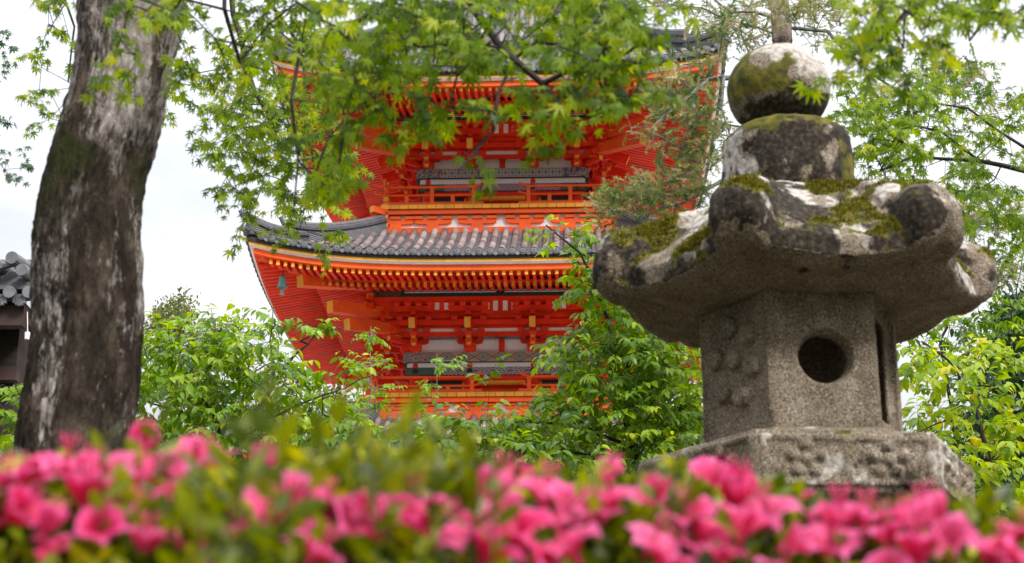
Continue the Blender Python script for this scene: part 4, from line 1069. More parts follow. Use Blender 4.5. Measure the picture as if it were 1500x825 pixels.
def trunk_mat():
    mt, nt, out = nt_new('maple_bark')
    tc = nt.nodes.new('ShaderNodeTexCoord'); sx = nt.nodes.new('ShaderNodeSeparateXYZ'); nt.links.new(tc.outputs['Object'], sx.inputs[0])
    z = sx.outputs[2]; x = sx.outputs[0]
    n1 = NOISE(nt, 16, 7, (1, 1, .5), .7); n2 = NOISE(nt, 6, 5, (1, 1, .35)); n3 = NOISE(nt, 60, 5, (1, 1, .4), .7); n4 = NOISE(nt, 5, 4)
    base = RAMP(nt, n1, [(.35, (.013, .009, .006)), (.5, (.042, .030, .021)), (.65, (.105, .080, .060))])
    # grey-white patches, more of them high on the trunk
    zf_ = MA(nt, 'MULTIPLY', MA(nt, 'SUBTRACT', z, 2.40), .42)
    pf = MA(nt, 'ADD', MA(nt, 'ADD', n2, MA(nt, 'MULTIPLY', MA(nt, 'SUBTRACT', n3, .5), .55)), MA(nt, 'MINIMUM', MA(nt, 'MAXIMUM', MA(nt, 'ADD', zf_, MA(nt, 'MULTIPLY', MA(nt, 'ADD', x, 1.17), .28)), -.08), .12))
    pale = RAMP(nt, NOISE(nt, 40, 5, (1, 1, .5)), [(.3, (.13, .105, .088)), (.5, (.30, .26, .235)), (.7, (.52, .48, .45))])
    col = MIX(nt, RAMP(nt, pf, [(.54, (0, 0, 0)), (.63, (1, 1, 1))]), base, pale)
    # a belt of moss
    mf = MA(nt, 'SUBTRACT', MA(nt, 'ADD', n4, MA(nt, 'MULTIPLY', MA(nt, 'SUBTRACT', n3, .5), .5)), MA(nt, 'MULTIPLY', MA(nt, 'ABSOLUTE', MA(nt, 'SUBTRACT', z, 2.62)), .75))
    col = MIX(nt, RAMP(nt, mf, [(.42, (0, 0, 0)), (.52, (1, 1, 1))]), col, (.035, .035, .012))
    PRIN(nt, out, col, .9, BUMP(nt, MA(nt, 'ADD', n1, MA(nt, 'MULTIPLY', n3, .9)), 1.0, .02), .2); return mt
NEAR = 3.7
maple1 = tree('maple_tree', 'large maple with thick patchy bent trunk and green boughs hanging before the pagoda', 'maple tree', (-1.17, 4.5, 0), 'maple', L_NEAR, .034, 11,
    [(poly((225, -180, 4.4), (420, -150, 4.1), (640, -60, 3.8), (690, 0, 3.7), (735, 62, 3.7), (790, 120, 3.65), (840, 180, 3.6)), .030, .006),
     (poly((640, -60, 3.8), (560, 8, 3.8), (500, 50, 3.8), (430, 78, 3.85), (432, 150, 3.85), (437, 240, 3.9), (430, 310, 3.9)), .010, .0018),
     (poly((755, 85, 3.7), (735, 140, 3.7), (710, 190, 3.65), (672, 250, 3.6)), .005, .0025),
     (poly((840, 100, 3.6), (880, 100, 3.6), (940, 92, 3.5)), .005, .002),
     (poly((420, -150, 4.1), (330, -60, 4.2), (320, 10, 4.2), (350, 80, 4.3), (370, 120, 4.3)), .010, .004)],
    [(560, 15, 150, 35, 3.8, .35, 20), (590, 60, 110, 25, 3.8, .3, 14), (760, 25, 200, 45, 3.7, .4, 54), (620, 75, 110, 40, 3.7, .35, 14), (840, 95, 110, 45, 3.6, .35, 22), (900, 70, 60, 50, 3.6, .3, 12),
     (560, 150, 70, 40, 3.8, .25, 6), (640, 140, 80, 30, 3.65, .25, 5), (800, 165, 100, 22, 3.6, .25, 6), (850, 200, 30, 14, 3.55, .1, 2), (480, 110, 75, 70, 3.9, .3, 12), (470, 215, 45, 50, 3.9, .3, 8), (905, 115, 40, 50, 3.5, .2, 6),
     (190, 0, 110, 14, 3.9, .2, 5), (160, 80, 60, 8, 3.9, .1, 3), (270, 40, 50, 45, 4.1, .2, 7), (340, 50, 60, 50, 4.2, .3, 8), (680, 225, 10, 5, 3.6, .05, 1), (400, 30, 90, 30, 4.0, .3, 7)], 11, twr=.0011, tip_r=.0018, tone_shift=.07)
V, F = big_trunk(); np_mesh('trunk', V, F, trunk_mat(), maple1, smooth=True)
# finer leaves further back on the left
tree('maple_tree', 'fine leaved maple spray hanging against the white sky between the thick trunk and the pagoda', 'maple tree', (-2.9, 6.8, .0), 'maple', L_NEAR, .036, 10,
    [(poly((-330, 60, 6.8), (-200, -160, 6.8), (100, -200, 6.7), (330, -60, 6.6), (360, 90, 6.6), (400, 180, 6.6)), .035, .008),
     (poly((-100, -190, 6.8), (60, -60, 6.8), (110, 40, 6.8), (100, 120, 6.8)), .010, .004),
     (poly((330, -60, 6.6), (440, 60, 6.5), (450, 200, 6.5), (470, 300, 6.5)), .010, .004)],
    [(400, 120, 100, 90, 6.6, .5, 74), (355, 210, 60, 80, 6.5, .4, 36), (445, 220, 65, 85, 6.5, .4, 64), (480, 310, 50, 45, 6.5, .3, 10), (390, 300, 45, 25, 6.5, .2, 4), (400, 330, 50, 14, 6.4, .2, 3), (90, 110, 35, 90, 6.8, .3, 14), (240, 110, 60, 45, 6.7, .3, 16), (80, 30, 30, 30, 6.8, .3, 5)], 12,
    trunk=([W(-330, 60, 6.8) * 1 if False else (-2.9, 6.8, -.1), (-2.85, 6.8, 1.6), tuple(W(-330, 60, 6.8))], [.14, .11, .05]), twr=.0011, tone_shift=.12)
tree('maple_tree', 'sparse dark maple twigs at the left edge of the picture beyond the trunk', 'maple tree', (-4.6, 9.5, .2), 'maple', L_DARK, .040, 7,
    [(poly((-420, 200, 9.5), (-200, 60, 9.5), (-60, 80, 9.5), (0, 120, 9.5)), .03, .006), (poly((-200, 60, 9.5), (-80, 160, 9.5), (0, 240, 9.5)), .012, .004)],
    [(-8, 70, 14, 30, 9.5, .2, 5), (-6, 170, 14, 40, 9.5, .2, 4), (10, 240, 30, 15, 9.5, .2, 6)], 13, trunk=([(-4.6, 9.5, 0), (-4.5, 9.5, 2), tuple(W(-420, 200, 9.5))], [.15, .12, .05]))
# near right boughs
tree('maple_tree', 'bright green out of focus maple bough in the top right corner above the lantern', 'maple tree', (1.9, 3.6, 0), 'maple', L_NEAR, .034, 11,
    [(poly((1850, 200, 3.7), (1700, -150, 3.7), (1500, -60, 3.6), (1380, -10, 3.6), (1320, 20, 3.6), (1260, 90, 3.5)), .03, .005), (poly((1500, -60, 3.6), (1450, 20, 3.7), (1420, 60, 3.7)), .008, .003)],
    [(1280, 20, 50, 45, 3.6, .3, 11), (1245, 90, 22, 40, 3.5, .2, 4), (1350, 20, 90, 32, 3.6, .3, 14), (1440, 10, 70, 22, 3.7, .3, 10), (1300, 75, 45, 12, 3.6, .2, 3)], 14,
    trunk=([(1.9, 3.6, -.1), (1.88, 3.62, 1.2), tuple(W(1850, 200, 3.7))], [.10, .08, .04]), tone_shift=.18)
tree('maple_tree', 'light yellow green maple with spreading bare limbs behind the ball of the lantern', 'maple tree', (3.4, 7.6, 0), 'maple', L_LIME, .038, 10,
    [(poly((1850, 330, 7.6), (1600, 270, 7.5), (1500, 246, 7.4), (1430, 232, 7.3), (1340, 228, 7.3), (1290, 250, 7.2)), .028, .005),
     (poly((1600, 270, 7.5), (1500, 215, 7.4), (1420, 165, 7.4), (1360, 150, 7.4)), .012, .004),
     (poly((1430, 232, 7.3), (1380, 190, 7.3), (1300, 180, 7.2), (1250, 200, 7.2)), .007, .003)],
    [(1290, 180, 60, 45, 7.2, .4, 30), (1360, 170, 80, 50, 7.3, .4, 44), (1300, 240, 60, 35, 7.2, .4, 22), (1420, 280, 75, 45, 7.3, .4, 34), (1470, 180, 50, 60, 7.4, .4, 22), (1250, 150, 25, 35, 7.1, .2, 10), (1360, 290, 60, 30, 7.2, .3, 12), (1480, 320, 40, 40, 7.4, .3, 12), (1400, 100, 50, 20, 7.4, .3, 5)], 15,
    trunk=([(3.4, 7.6, -.1), (3.35, 7.6, 2.0), tuple(W(1850, 330, 7.6))], [.16, .13, .05]))

# ---- conifer behind the lantern
def pine():
    D = 10.5
    bx = W(1146, 60, D)
    root = tree('fir_tree', 'old fir with lichened grey limbs and brownish needles rising behind the lantern', 'fir tree', (bx.x, D, ground_z(0, D)), 'needle', L_PINE, .085, 5,
        [(poly((1150, 100, D), (1040, 118, D - .2), (1000, 150, D - .4), (960, 182, D - .5)), .022, .007),
         (poly((1060, 112, D - .3), (1057, 160, D - .3), (1070, 200, D - .3)), .012, .006),
         (poly((1060, 112, D), (1000, 122, D), (935, 128, D)), .007, .003),
         (poly((1150, 230, D), (1060, 268, D), (1000, 292, D - .1), (930, 325, D - .2)), .018, .006),
         (poly((1150, 200, D), (1040, 175, D), (970, 195, D), (920, 205, D)), .009, .003),
         (poly((1146, 30, D), (1070, 15, D), (1040, -5, D)), .014, .006), (poly((1146, 55, D), (1030, 10, D), (900, 12, D)), .009, .003),
         (poly((1146, 40, D), (1210, 45, D), (1290, 120, D), (1340, 150, D), (1440, 110, D)), .014, .004),
         (poly((1150, 290, D), (1300, 320, D), (1420, 325, D), (1500, 330, D)), .022, .006), (poly((1340, 318, D), (1420, 380, D), (1500, 395, D)), .008, .003)],
        [(1000, 150, 60, 30, D - .3, .4, 41), (1030, 215, 40, 55, D - .2, .4, 60), (960, 190, 40, 22, D - .4, .3, 12), (1000, 240, 35, 30, D - .2, .3, 26), (925, 290, 45, 28, D - .2, .3, 48), (980, 285, 60, 35, D - .2, .3, 48), (890, 305, 22, 20, D - .2, .2, 14), (985, 125, 60, 20, D, .4, 26),
         (1030, 90, 45, 25, D, .3, 17), (1060, 30, 60, 28, D, .4, 31), (950, 12, 60, 12, D, .3, 17), (1090, 35, 50, 35, D, .4, 36), (1190, 30, 40, 40, D, .4, 36), (1170, 10, 70, 15, D, .5, 22), (1330, 130, 60, 25, D, .4, 24), (1400, 110, 50, 22, D, .3, 34), (1420, 320, 70, 30, D, .4, 60), (1350, 330, 40, 20, D, .3, 24), (1470, 395, 30, 25, D, .3, 19), (1440, 150, 50, 25, D, .3, 12), (1120, 130, 30, 60, D, .3, 19)], 21, bark=BARKP, tip_r=.0022, seg=.16, twr=.0016,
        trunk=([(bx.x, D, 0), (bx.x, D, 2.5), tuple(W(1148, 200, D)), tuple(W(1146, 60, D)), tuple(W(1138, -60, D)), tuple(W(1138, -400, D))], [.15, .12, .09, .07, .06, .02]), trunk_mat=simple('fir_bark', [(.3, (.07, .05, .04)), (.5, (.20, .15, .12)), (.7, (.36, .31, .27))], 14, stretch=(1, 1, .4), rough=.9, bump=.7, bscale=40))
    return root
pine()

# ---- cherry trees of the middle distance
D1 = 11.5
tree('cherry_tree', 'leafy green cherry tree on the left between the thick trunk and the pagoda', 'cherry tree', (-2.1, D1, ground_z(0, D1)), 'cherry', L_CHERRY, .098, 8,
    [(poly((345, 760, D1), (350, 640, D1), (400, 560, D1), (450, 500, D1), (470, 480, D1)), .03, .006), (poly((345, 760, D1), (320, 620, D1), (270, 540, D1), (240, 470, D1)), .022, .005),
     (poly((350, 640, D1), (420, 600, D1 - .3), (500, 570, D1 - .3), (560, 545, D1 - .3)), .012, .004), (poly((400, 560, D1), (395, 500, D1), (400, 450, D1)), .008, .003), (poly((440, 500, D1), (490, 480, D1 - .2), (530, 488, D1 - .2)), .006, .002), (poly((320, 620, D1), (220, 590, D1), (150, 560, D1)), .01, .004)],
    [(280, 520, 90, 60, D1, .8, 90), (250, 590, 80, 70, D1, .8, 90), (350, 580, 90, 80, D1, .8, 110), (410, 585, 60, 50, D1, .7, 44), (330, 505, 60, 28, D1, .6, 36), (400, 490, 14, 30, D1, .4, 10), (470, 478, 34, 5, D1 - .2, .2, 7), (490, 550, 34, 6, D1 - .3, .2, 6), (300, 650, 120, 50, D1, .8, 90), (420, 650, 80, 40, D1 - .3, .5, 44), (525, 632, 45, 10, D1 - .3, .4, 22), (470, 605, 50, 18, D1, .4, 22), (20, 590, 40, 30, D1, .5, 16), (15, 640, 40, 30, D1, .5, 18), (225, 500, 22, 25, D1, .4, 12), (90, 620, 80, 60, D1, .6, 30)], 31,
    trunk=([(W(345, 760, D1).x - .1, D1, 0), tuple(W(345, 760, D1))], [.10, .05]), group='cherry trees in the middle distance')
D2 = 12.0
tree('cherry_tree', 'dense green cherry tree in front of the pagoda just left of the lantern', 'cherry tree', (.7, D2, ground_z(0, D2)), 'cherry', L_CHERRY, .096, 9,
    [(poly((960, 800, D2), (930, 660, D2), (900, 560, D2), (890, 470, D2), (850, 370, D2), (800, 330, D2)), .035, .006), (poly((930, 660, D2), (850, 620, D2), (760, 620, D2), (690, 635, D2)), .018, .004), (poly((900, 560, D2), (960, 500, D2), (1000, 450, D2)), .012, .004),
     (poly((640, 645, D2), (700, 652, D2), (850, 662, D2), (940, 700, D2)), .014, .006), (poly((890, 470, D2), (870, 420, D2), (850, 400, D2)), .008, .003)],
    [(835, 345, 34, 12, D2, .3, 12), (870, 400, 30, 32, D2, .5, 34), (930, 440, 60, 50, D2, .7, 90), (900, 480, 50, 40, D2, .6, 40), (905, 530, 85, 50, D2, .8, 170), (970, 560, 80, 90, D2, .8, 170), (890, 605, 90, 45, D2, .8, 90), (820, 590, 40, 20, D2, .5, 26), (760, 630, 80, 25, D2, .7, 50), (680, 640, 60, 18, D2, .6, 30), (850, 650, 130, 40, D2, .7, 90), (990, 640, 60, 50, D2, .6, 50), (715, 560, 6, 10, D2, .1, 2), (830, 510, 20, 8, D2, .3, 5), (600, 640, 70, 12, D2, .5, 26), (690, 622, 60, 8, D2, .4, 20), (760, 670, 90, 18, D2 - .8, .5, 30), (860, 680, 90, 20, D2 - .8, .5, 26)], 32,
    trunk=([(W(960, 800, D2).x + .1, D2, 0), tuple(W(960, 800, D2))], [.12, .055]), group='cherry trees in the middle distance')
D3 = 10.0
tree('cherry_tree', 'bright green cherry tree to the right of the lantern fire box', 'cherry tree', (3.3, D3, ground_z(0, D3)), 'cherry', L_CHERRY, .098, 8,
    [(poly((1480, 820, D3), (1450, 680, D3), (1430, 600, D3), (1400, 540, D3), (1350, 500, D3)), .026, .005), (poly((1560, 700, D3), (1540, 590, D3), (1470, 570, D3), (1400, 555, D3)), .014, .004), (poly((1430, 600, D3), (1370, 620, D3), (1330, 640, D3)), .008, .003)],
    [(1350, 535, 45, 20, D3, .4, 18), (1430, 540, 60, 25, D3, .5, 26), (1370, 600, 50, 16, D3, .4, 9), (1460, 600, 50, 40, D3, .5, 26), (1440, 680, 60, 45, D3, .5, 36), (1480, 740, 50, 40, D3, .5, 20), (1370, 660, 45, 20, D3, .4, 10), (1500, 520, 40, 20, D3, .4, 8)], 33, tone_shift=.22,
    trunk=([(W(1480, 820, D3).x + .1, D3, 0), tuple(W(1480, 820, D3))], [.09, .045]), group='cherry trees in the middle distance')
D4 = 14.0
tree('cherry_tree', 'darker green cherry crown directly under the right side of the lantern cap', 'cherry tree', (4.1, D4, ground_z(0, D4)), 'cherry', L_CHERRY, .090, 8,
    [(poly((1420, 860, D4), (1400, 640, D4), (1380, 500, D4), (1400, 440, D4), (1450, 420, D4)), .035, .006), (poly((1380, 500, D4), (1330, 470, D4), (1310, 460, D4)), .012, .004), (poly((1400, 640, D4), (1480, 480, D4), (1500, 360, D4)), .012, .004)],
    [(1360, 490, 60, 28, D4, .6, 40), (1430, 470, 60, 40, D4, .6, 34), (1490, 400, 25, 70, D4, .5, 24), (1340, 640, 60, 30, D4, .6, 30), (1400, 600, 70, 40, D4, .5, 26), (1350, 560, 30, 20, D4, .4, 8), (1420, 545, 60, 25, D4, .5, 12), (1400, 720, 110, 50, D4, .7, 60), (1470, 350, 25, 30, D4, .4, 6)], 34, tone_shift=-.1,
    trunk=([(W(1420, 860, D4).x + .1, D4, 0), tuple(W(1420, 860, D4))], [.12, .06]), group='cherry trees in the middle distance')
D5 = 16.0
tree('evergreen_tree', 'dark evergreen tree at the right edge behind the bright cherry leaves', 'evergreen tree', (4.9, D5, ground_z(0, D5)), 'tuft', L_DARK, .10, 26,
    [(poly((1490, 900, D5), (1480, 640, D5), (1490, 450, D5)), .09, .02)],
    [(1490, 520, 40, 80, D5, 1.0, 90), (1470, 620, 60, 70, D5, 1.0, 90), (1500, 720, 90, 70, D5, 1.0, 80)], 35, trunk=([(W(1490, 900, D5).x, D5, .3), tuple(W(1490, 900, D5))], [.16, .12]))
# rusty small-leaved maple far left, and background shrubs
D6 = 20.0
tree('maple_tree', 'rusty green small crown peeping above the left cherry tree beside the thick trunk', 'maple tree', (-4.4, D6, ground_z(0, D6)), 'tuft', L_RUST, .065, 16,
    [(poly((262, 760, D6), (255, 600, D6), (258, 480, D6), (262, 440, D6)), .05, .006), (poly((258, 520, D6), (330, 480, D6), (350, 470, D6)), .01, .003)],
    [(255, 470, 32, 28, D6, .8, 60), (230, 495, 30, 25, D6, .8, 40), (330, 478, 35, 12, D6, .6, 14), (285, 510, 50, 30, D6, .8, 60), (262, 440, 12, 8, D6, .3, 6), (500, 590, 40, 22, D6, .8, 40), (330, 560, 120, 50, D6, 1, 120)], 36, tip_r=.003, trunk=([(W(262, 760, D6).x, D6, 2.0), tuple(W(262, 760, D6))], [.12, .06]))
# two saplings in front of the pagoda
for (u, top, bot, nm, lab, sd) in ((543, 478, 640, 'sapling', 'slender young tree with light green leaf tiers, taller of two before the balcony', 41), (640, 520, 640, 'sapling', 'slender young tree with a bent pale stem, shorter of two before the balcony', 42)):
    D = 13.0; bl = [(u, top + 12, 16, 10, D, .15, 10), (u - 2, top + 55, 34, 12, D, .2, 20), (u + 4, top + 85, 30, 12, D, .2, 12), (u - 15, top + 110, 34, 10, D, .2, 12)] if sd == 41 else [(u + 5, top + 10, 24, 9, D, .15, 12), (u - 12, top + 38, 12, 10, D, .15, 5), (u - 22, top + 70, 16, 12, D, .15, 7)]
    tree(nm, lab, 'sapling', (W(u, 700, D).x, D, ground_z(0, D)), 'cherry', L_YOUNG, .055, 8,
        [(poly((u - (14 if sd == 42 else 4), 720, D), (u - (12 if sd == 42 else 2), bot, D), (u, (top + bot) / 2, D), (u, top, D)), .012, .003)], bl, sd, bark=BARKP, tip_r=.002, seg=.08, group='saplings in front of the balcony',
        trunk=([(W(u - 6, 720, D).x, D, .3), tuple(W(u - (14 if sd == 42 else 4), 720, D))], [.02, .012]))
# distant shrubs closing the view under the trees
for i, (u, v, ru, rv, D, mt, lab, n) in enumerate([(150, 760, 230, 110, 17, L_CHERRY, 'low green shrub behind the base of the thick trunk', 420), (560, 740, 200, 75, 18, L_CHERRY, 'low green shrub below the pagoda balcony', 380), (880, 760, 220, 110, 17, L_DARK, 'dark green shrub under the middle cherry tree', 420), (1300, 800, 260, 95, 18, L_DARK, 'dark green shrub low behind the right of the lantern', 380)]):
    tree('shrub', lab, 'shrub', (W(u, v, D).x, D, ground_z(0, D)), 'tuft', mt, .12, 12, [(poly((u, 1000, D), (u, 800, D)), .05, .02)], [(u, v, ru, rv, D, 1.4, n)], 50 + i, tip_r=.003)

# ------------------------------------------------------------------ wooden hall with tiled eave at the left edge
hall = empty('temple_hall', (-8.6, 24, ground_z(0, 24))); tag(hall, 'dark timber hall with grey tiled roof, seen past the left of the thick trunk', 'temple hall')
h0 = Vector(hall.location)
def HL(u, v, D): return Vector(W(u, v, D)) - h0
A = HL(60, 472, 24); x1 = A.x; ze = A.z
b = MB(); b.box(x1 - 7.5, x1 - .3, .0, 6, -.5, ze + .35, 0); b.build('wall', [DARKW], hall)
b = MB(); b.box(x1 - 8, x1, -.9, -.7, ze - .32, ze - .02, 0); b.box(x1 - 8, x1 - .2, -.3, -.12, ze - .95, ze - .75, 0); b.box(x1 - .9, x1 - .75, -.35, -.1, -.5, ze - .3, 0)
for i in range(30): b.box(x1 - 8 + i * .27, x1 - 7.92 + i * .27, -.85, .1, ze - .12, ze - .03, 0)
b.build('beam', [simple('red_brown_wood', [(.3, (.03, .014, .012)), (.7, (.07, .035, .03))], 3)], hall)
b = MB()
b.hexa([(x1 - 8, -1, ze), (x1 + .1, -1, ze), (x1 + .1, 3, ze + 1.8), (x1 - 8, 3, ze + 1.8), (x1 - 8, -1, ze + .1), (x1 + .1, -1, ze + .1), (x1 + .1, 3, ze + 1.9), (x1 - 8, 3, ze + 1.9)], 0, .4)
for i in range(31):
    x = x1 - 8 + i * .27; b.tube([(x, -1.05, ze + .12), (x, 3, ze + 1.94)], .07, 7, 0, .5, half=True); b.tube([(x, -1.1, ze + .11), (x, -1.02, ze + .11)], .09, 12, 0, .7)
    for k in range(5):      # wave-shaped eave tiles
        t = k / 4; b.box(x + .05 + k * .035, x + .09 + k * .035, -1.06, -1.0, ze - .04 - .04 * math.sin(t * 3.1), ze + .06 - .04 * math.sin(t * 3.1), 0, .2 + .15 * k)
b.build('roof', [TILE], hall)
b = MB()
for l in range(5): b.box(x1 - 1.6 + .05 * l, x1 + .05, -1.0 + .06 * l, -.70 + .02 * l, ze + .18 + .07 * l, ze + .235 + .07 * l, 0, .3 + .12 * l)
for (dx, dz, r) in ((-.15, .62, .09), (-.42, .56, .085), (.0, .44, .085), (-.62, .50, .08)): b.tube([(x1 + dx, -1.2, ze + dz - .04), (x1 + dx + .05, -.5, ze + dz + .03)], r, 12, 0, .75)
b.beam((x1 - .6, -1.05, ze + .40), (x1 - .1, -1.05, ze + .55), .1, .05, 0, .8)
for l in range(6): b.box(x1 - 8, x1 - .02 - .04 * l, .2, .5, ze + .75 + .05 * l, ze + .785 + .05 * l, 0, .3 + .1 * l)
b.build('ridge', [TILE], hall)
b = MB(); p = HL(40, 492, 23.0); b.lathe([(.035, -.05), (.04, .05)], tuple(p), 10); b.tube([p + Vector((0, 0, .05)), p + Vector((-.03, 0, .35))], .006, 5); b.build('insulator', [WHT], hall)

# ------------------------------------------------------------------ azalea hedge
def hedge():
    rs = np.random.RandomState(7)
    root = empty('azalea_hedge', (0, 1.5, 0)); tag(root, 'out of focus azalea hedge with pink blossoms filling the foreground', 'azalea hedge')
    # top outline in photo pixels at the near rim
    def top(x_over_y): # height above lens per metre
        u = 750 + x_over_y * FPX * 1.0
        ks = [-300, 0, 200, 330, 420, 520, 640, 700, 760, 900, 1000, 1200, 1300, 1420, 1800]; vs = [712, 706, 700, 698, 692, 688, 696, 718, 730, 738, 745, 768, 768, 775, 775]
        return np.interp(u, ks, vs)
    n = 9000; X = rs.uniform(-.42, .42, n); Y = rs.uniform(.95, 2.3, n)
    v0 = top(X * .93); b_ = -(v0 - 412.5) / FPX; sl = (sP + b_ * cP) / (cP - b_ * sP)
    # canopy surface: near part lower, highest around y = 1.45, falling behind
    dep = rs.exponential(.055, n); bumpy = np.array([mnoise.noise(Vector((x * y * 7, y * 5, 0))) for x, y in zip(X, Y)]) * .035
    global HTOP
    HTOP = top
    Yc = 1.5; zt = CZ + sl * Yc - .9 * np.clip(1.5 - Y, 0, 1) ** 1.6 - .15 * np.clip(Y - 1.7, 0, 1)
    Z = zt + bumpy - dep
    P = np.stack([X * Y, Y, Z], 1)
    # whorls: five leaves per shoot tip
    k = 7; P = np.repeat(P, k, 0); m = len(P); ax = np.repeat(unit(np.stack([rs.normal(0, .35, n), rs.normal(-.15, .35, n), np.ones(n)], 1)), k, 0)
    az = rs.uniform(0, 2 * math.pi, m); rad = np.stack([np.cos(az), np.sin(az), rs.uniform(.1, 1.0, m)], 1)
    D = unit(rad + ax * .35); P = P + D * .003 + ax * rs.uniform(-.02, .012, (m, 1)); Nn = unit(ax + rs.normal(0, .25, (m, 3)))
    S = rs.uniform(.016, .032, m); cl = np.repeat(rs.uniform(-.3, .3, n), k); T = np.clip(.45 + cl + rs.normal(0, .17, m) , 0, 1)
    T = np.where(T > .93, .92, T); T = np.where(rs.uniform(0, 1, m) < .03, 1, T)
    v, f, t = scatter(*SMALL, P, D, Nn, S, T)
    # dark inner body so that the hedge is not see-through
    np_mesh('foliage', v, f, L_AZ, root, tone=t)
    # upright shoots
    for (u, v_, D_) in [(405, 545, 1.05), (385, 580, 1.05), (470, 620, 1.25), (150, 620, 1.2), (235, 600, 1.2), (560, 600, 1.2), (600, 615, 1.25), (640, 610, 1.25), (700, 655, 1.2), (350, 620, 1.1), (300, 655, 1.1), (960, 690, 1.3), (985, 680, 1.3), (1010, 700, 1.3), (680, 630, 1.2), (870, 700, 1.3), (1240, 740, 1.4), (1150, 735, 1.4), (1430, 745, 1.4), (1300, 742, 1.4), (490, 605, 1.3), (530, 600, 1.3), (720, 680, 1.1), (545, 630, 1.15), (415, 625, 1.2), (605, 595, 1.35), (650, 620, 1.35)]:
        tip = np.array(W(u, v_ + 22, D_)); base = tip + np.array([rs.normal(0, .03), rs.normal(0, .02), -.22]); PP = []; DD = []; TT = []
        for i in range(16):
            t_ = 1 - (i / 16) * .75; p = base + (tip - base) * t_; a_ = rs.uniform(0, 6.28); PP.append(p); DD.append(unit(np.array([math.cos(a_), math.sin(a_), rs.uniform(.5, 1.6) if i < 6 else rs.uniform(0, .8)]))); TT.append(rs.uniform(.25, .72))
        PP, DD, TT = np.array(PP), np.array(DD), np.array(TT)
        v, f, t = scatter(*SMALL, PP, DD, unit(rs.normal(0, 1, DD.shape)), rs.uniform(.020, .032, len(PP)), TT)
        V, F = twig_tubes([(base, tip)], .0018); F3 = np.concatenate([F[:, [0, 1, 2]], F[:, [0, 2, 3]]]) + len(v)
        np_mesh('shoot', np.concatenate([v, V]), np.concatenate([f, F3]), L_AZ, root, tone=np.concatenate([t, np.full(len(F3), .3)]))
    # stems inside the hedge
    st_ = []
    for i in range(500):
        x = rs.uniform(-.45, .45); y = rs.uniform(1.35, 2.4); h = CZ + .12 + rs.uniform(-.1, .1); st_.append((np.array([x * y + rs.normal(0, .05), y, 0.0]), np.array([x * y, y, h])))
    V, F = twig_tubes(st_, .005)
    np_mesh('stems', V, F, BARKD, root)
    return root
hroot = hedge()
def petal_mat():
    m, nt, out = nt_new('azalea_petal')
    t = ATTR(nt).outputs['Fac']
    col = RAMP(nt, t, [(0, (.62, .005, .07)), (.3, (.84, .016, .17)), (.65, (.90, .07, .30)), (1, (.93, .20, .44))])
    col = MIX(nt, RAMP(nt, NOISE(nt, 420, 2), [(.60, (0, 0, 0)), (.66, (.5, .5, .5))]), col, (.42, .004, .05)); col = MIX(nt, RAMP(nt, NOISE(nt, 70, 4), [(.68, (0, 0, 0)), (.74, (.7, .7, .7))]), col, (.30, .10, .05))
    oi = nt.nodes.new('ShaderNodeObjectInfo'); col = MIX(nt, RAMP(nt, oi.outputs['Random'], [(0, (0, 0, 0)), (1, (.34, .34, .34))]), col, (.95, .34, .60))
    p = PRIN(nt, None, col, .5, None, .3); tr = nt.nodes.new('ShaderNodeBsdfTranslucent'); nt.links.new(col, tr.inputs[0])
    mx = nt.nodes.new('ShaderNodeMixShader'); mx.inputs[0].default_value = .45; nt.links.new(p, mx.inputs[1]); nt.links.new(tr.outputs[0], mx.inputs[2]); nt.links.new(mx.outputs[0], out.inputs[0]); return m
PETAL = petal_mat(); STAMEN = simple('stamen', [(0, (.55, .03, .12))], rough=.5)
def blossom_mesh(seed, open_):
    """funnel of five separate ruffled petals plus stamens; axis +z, unit radius about .03"""
    rs = random.Random(seed); b = MB(); R0 = .031
    for k in range(5):
        a0 = 2 * math.pi * k / 5 + rs.uniform(-.08, .08); nu, nv = 7, 6; bi = len(b.v); op = open_ * rs.uniform(.9, 1.1)
        for i in range(nu + 1):
            t = i / nu
            rr = R0 * (.10 + 1.0 * t ** 1.2 * op); zz = R0 * (1.15 * t - (.85 * op) * t ** 2.6)
            wd = R0 * (.10 + .40 * math.sin(math.pi * min(1, t * .66 + .05))) * (1 if t < .7 else math.sqrt(max(.02, 1 - ((t - .7) / .31) ** 2)))
            for j in range(nv + 1):
                s = -1 + 2 * j / nv
                ruff = .06 * R0 * math.sin(3 * s + k) * t; r2 = rr - .18 * R0 * (s * s) * t * (1 - op * .4); z2 = zz + .16 * R0 * s * s * t + ruff
                x, y = r2, wd * s
                b.v.append((x * math.cos(a0) - y * math.sin(a0), x * math.sin(a0) + y * math.cos(a0), z2))
        for i in range(nu):
            for j in range(nv):
                q = bi + i * (nv + 1) + j; tn = .1 + .85 * (i / nu) - (.35 if (j in (2, 3) and i < 5) else 0); b.face([q, q + 1, q + nv + 2, q + nv + 1], 0, max(0, min(1, tn + rs.uniform(-.06, .06))))
    for k in range(6):
        a_ = k * 1.05; b.tube([(0, 0, .006), (math.cos(a_) * .004, math.sin(a_) * .004, .028), (math.cos(a_) * .009, math.sin(a_) * .009, .040)], [.0006, .0006, .0009], 4, 1)
    b.tube([(0, 0, -.014), (0, 0, .004)], [.0018, .004], 6, 0, .2)
    me_o = b.build('blossom', [PETAL, STAMEN], None, smooth=True); me = me_o.data; bpy.data.objects.remove(me_o); return me
BM = [blossom_mesh(i, o_) for i, o_ in enumerate((1.0, .85, .6, .95, .35))]
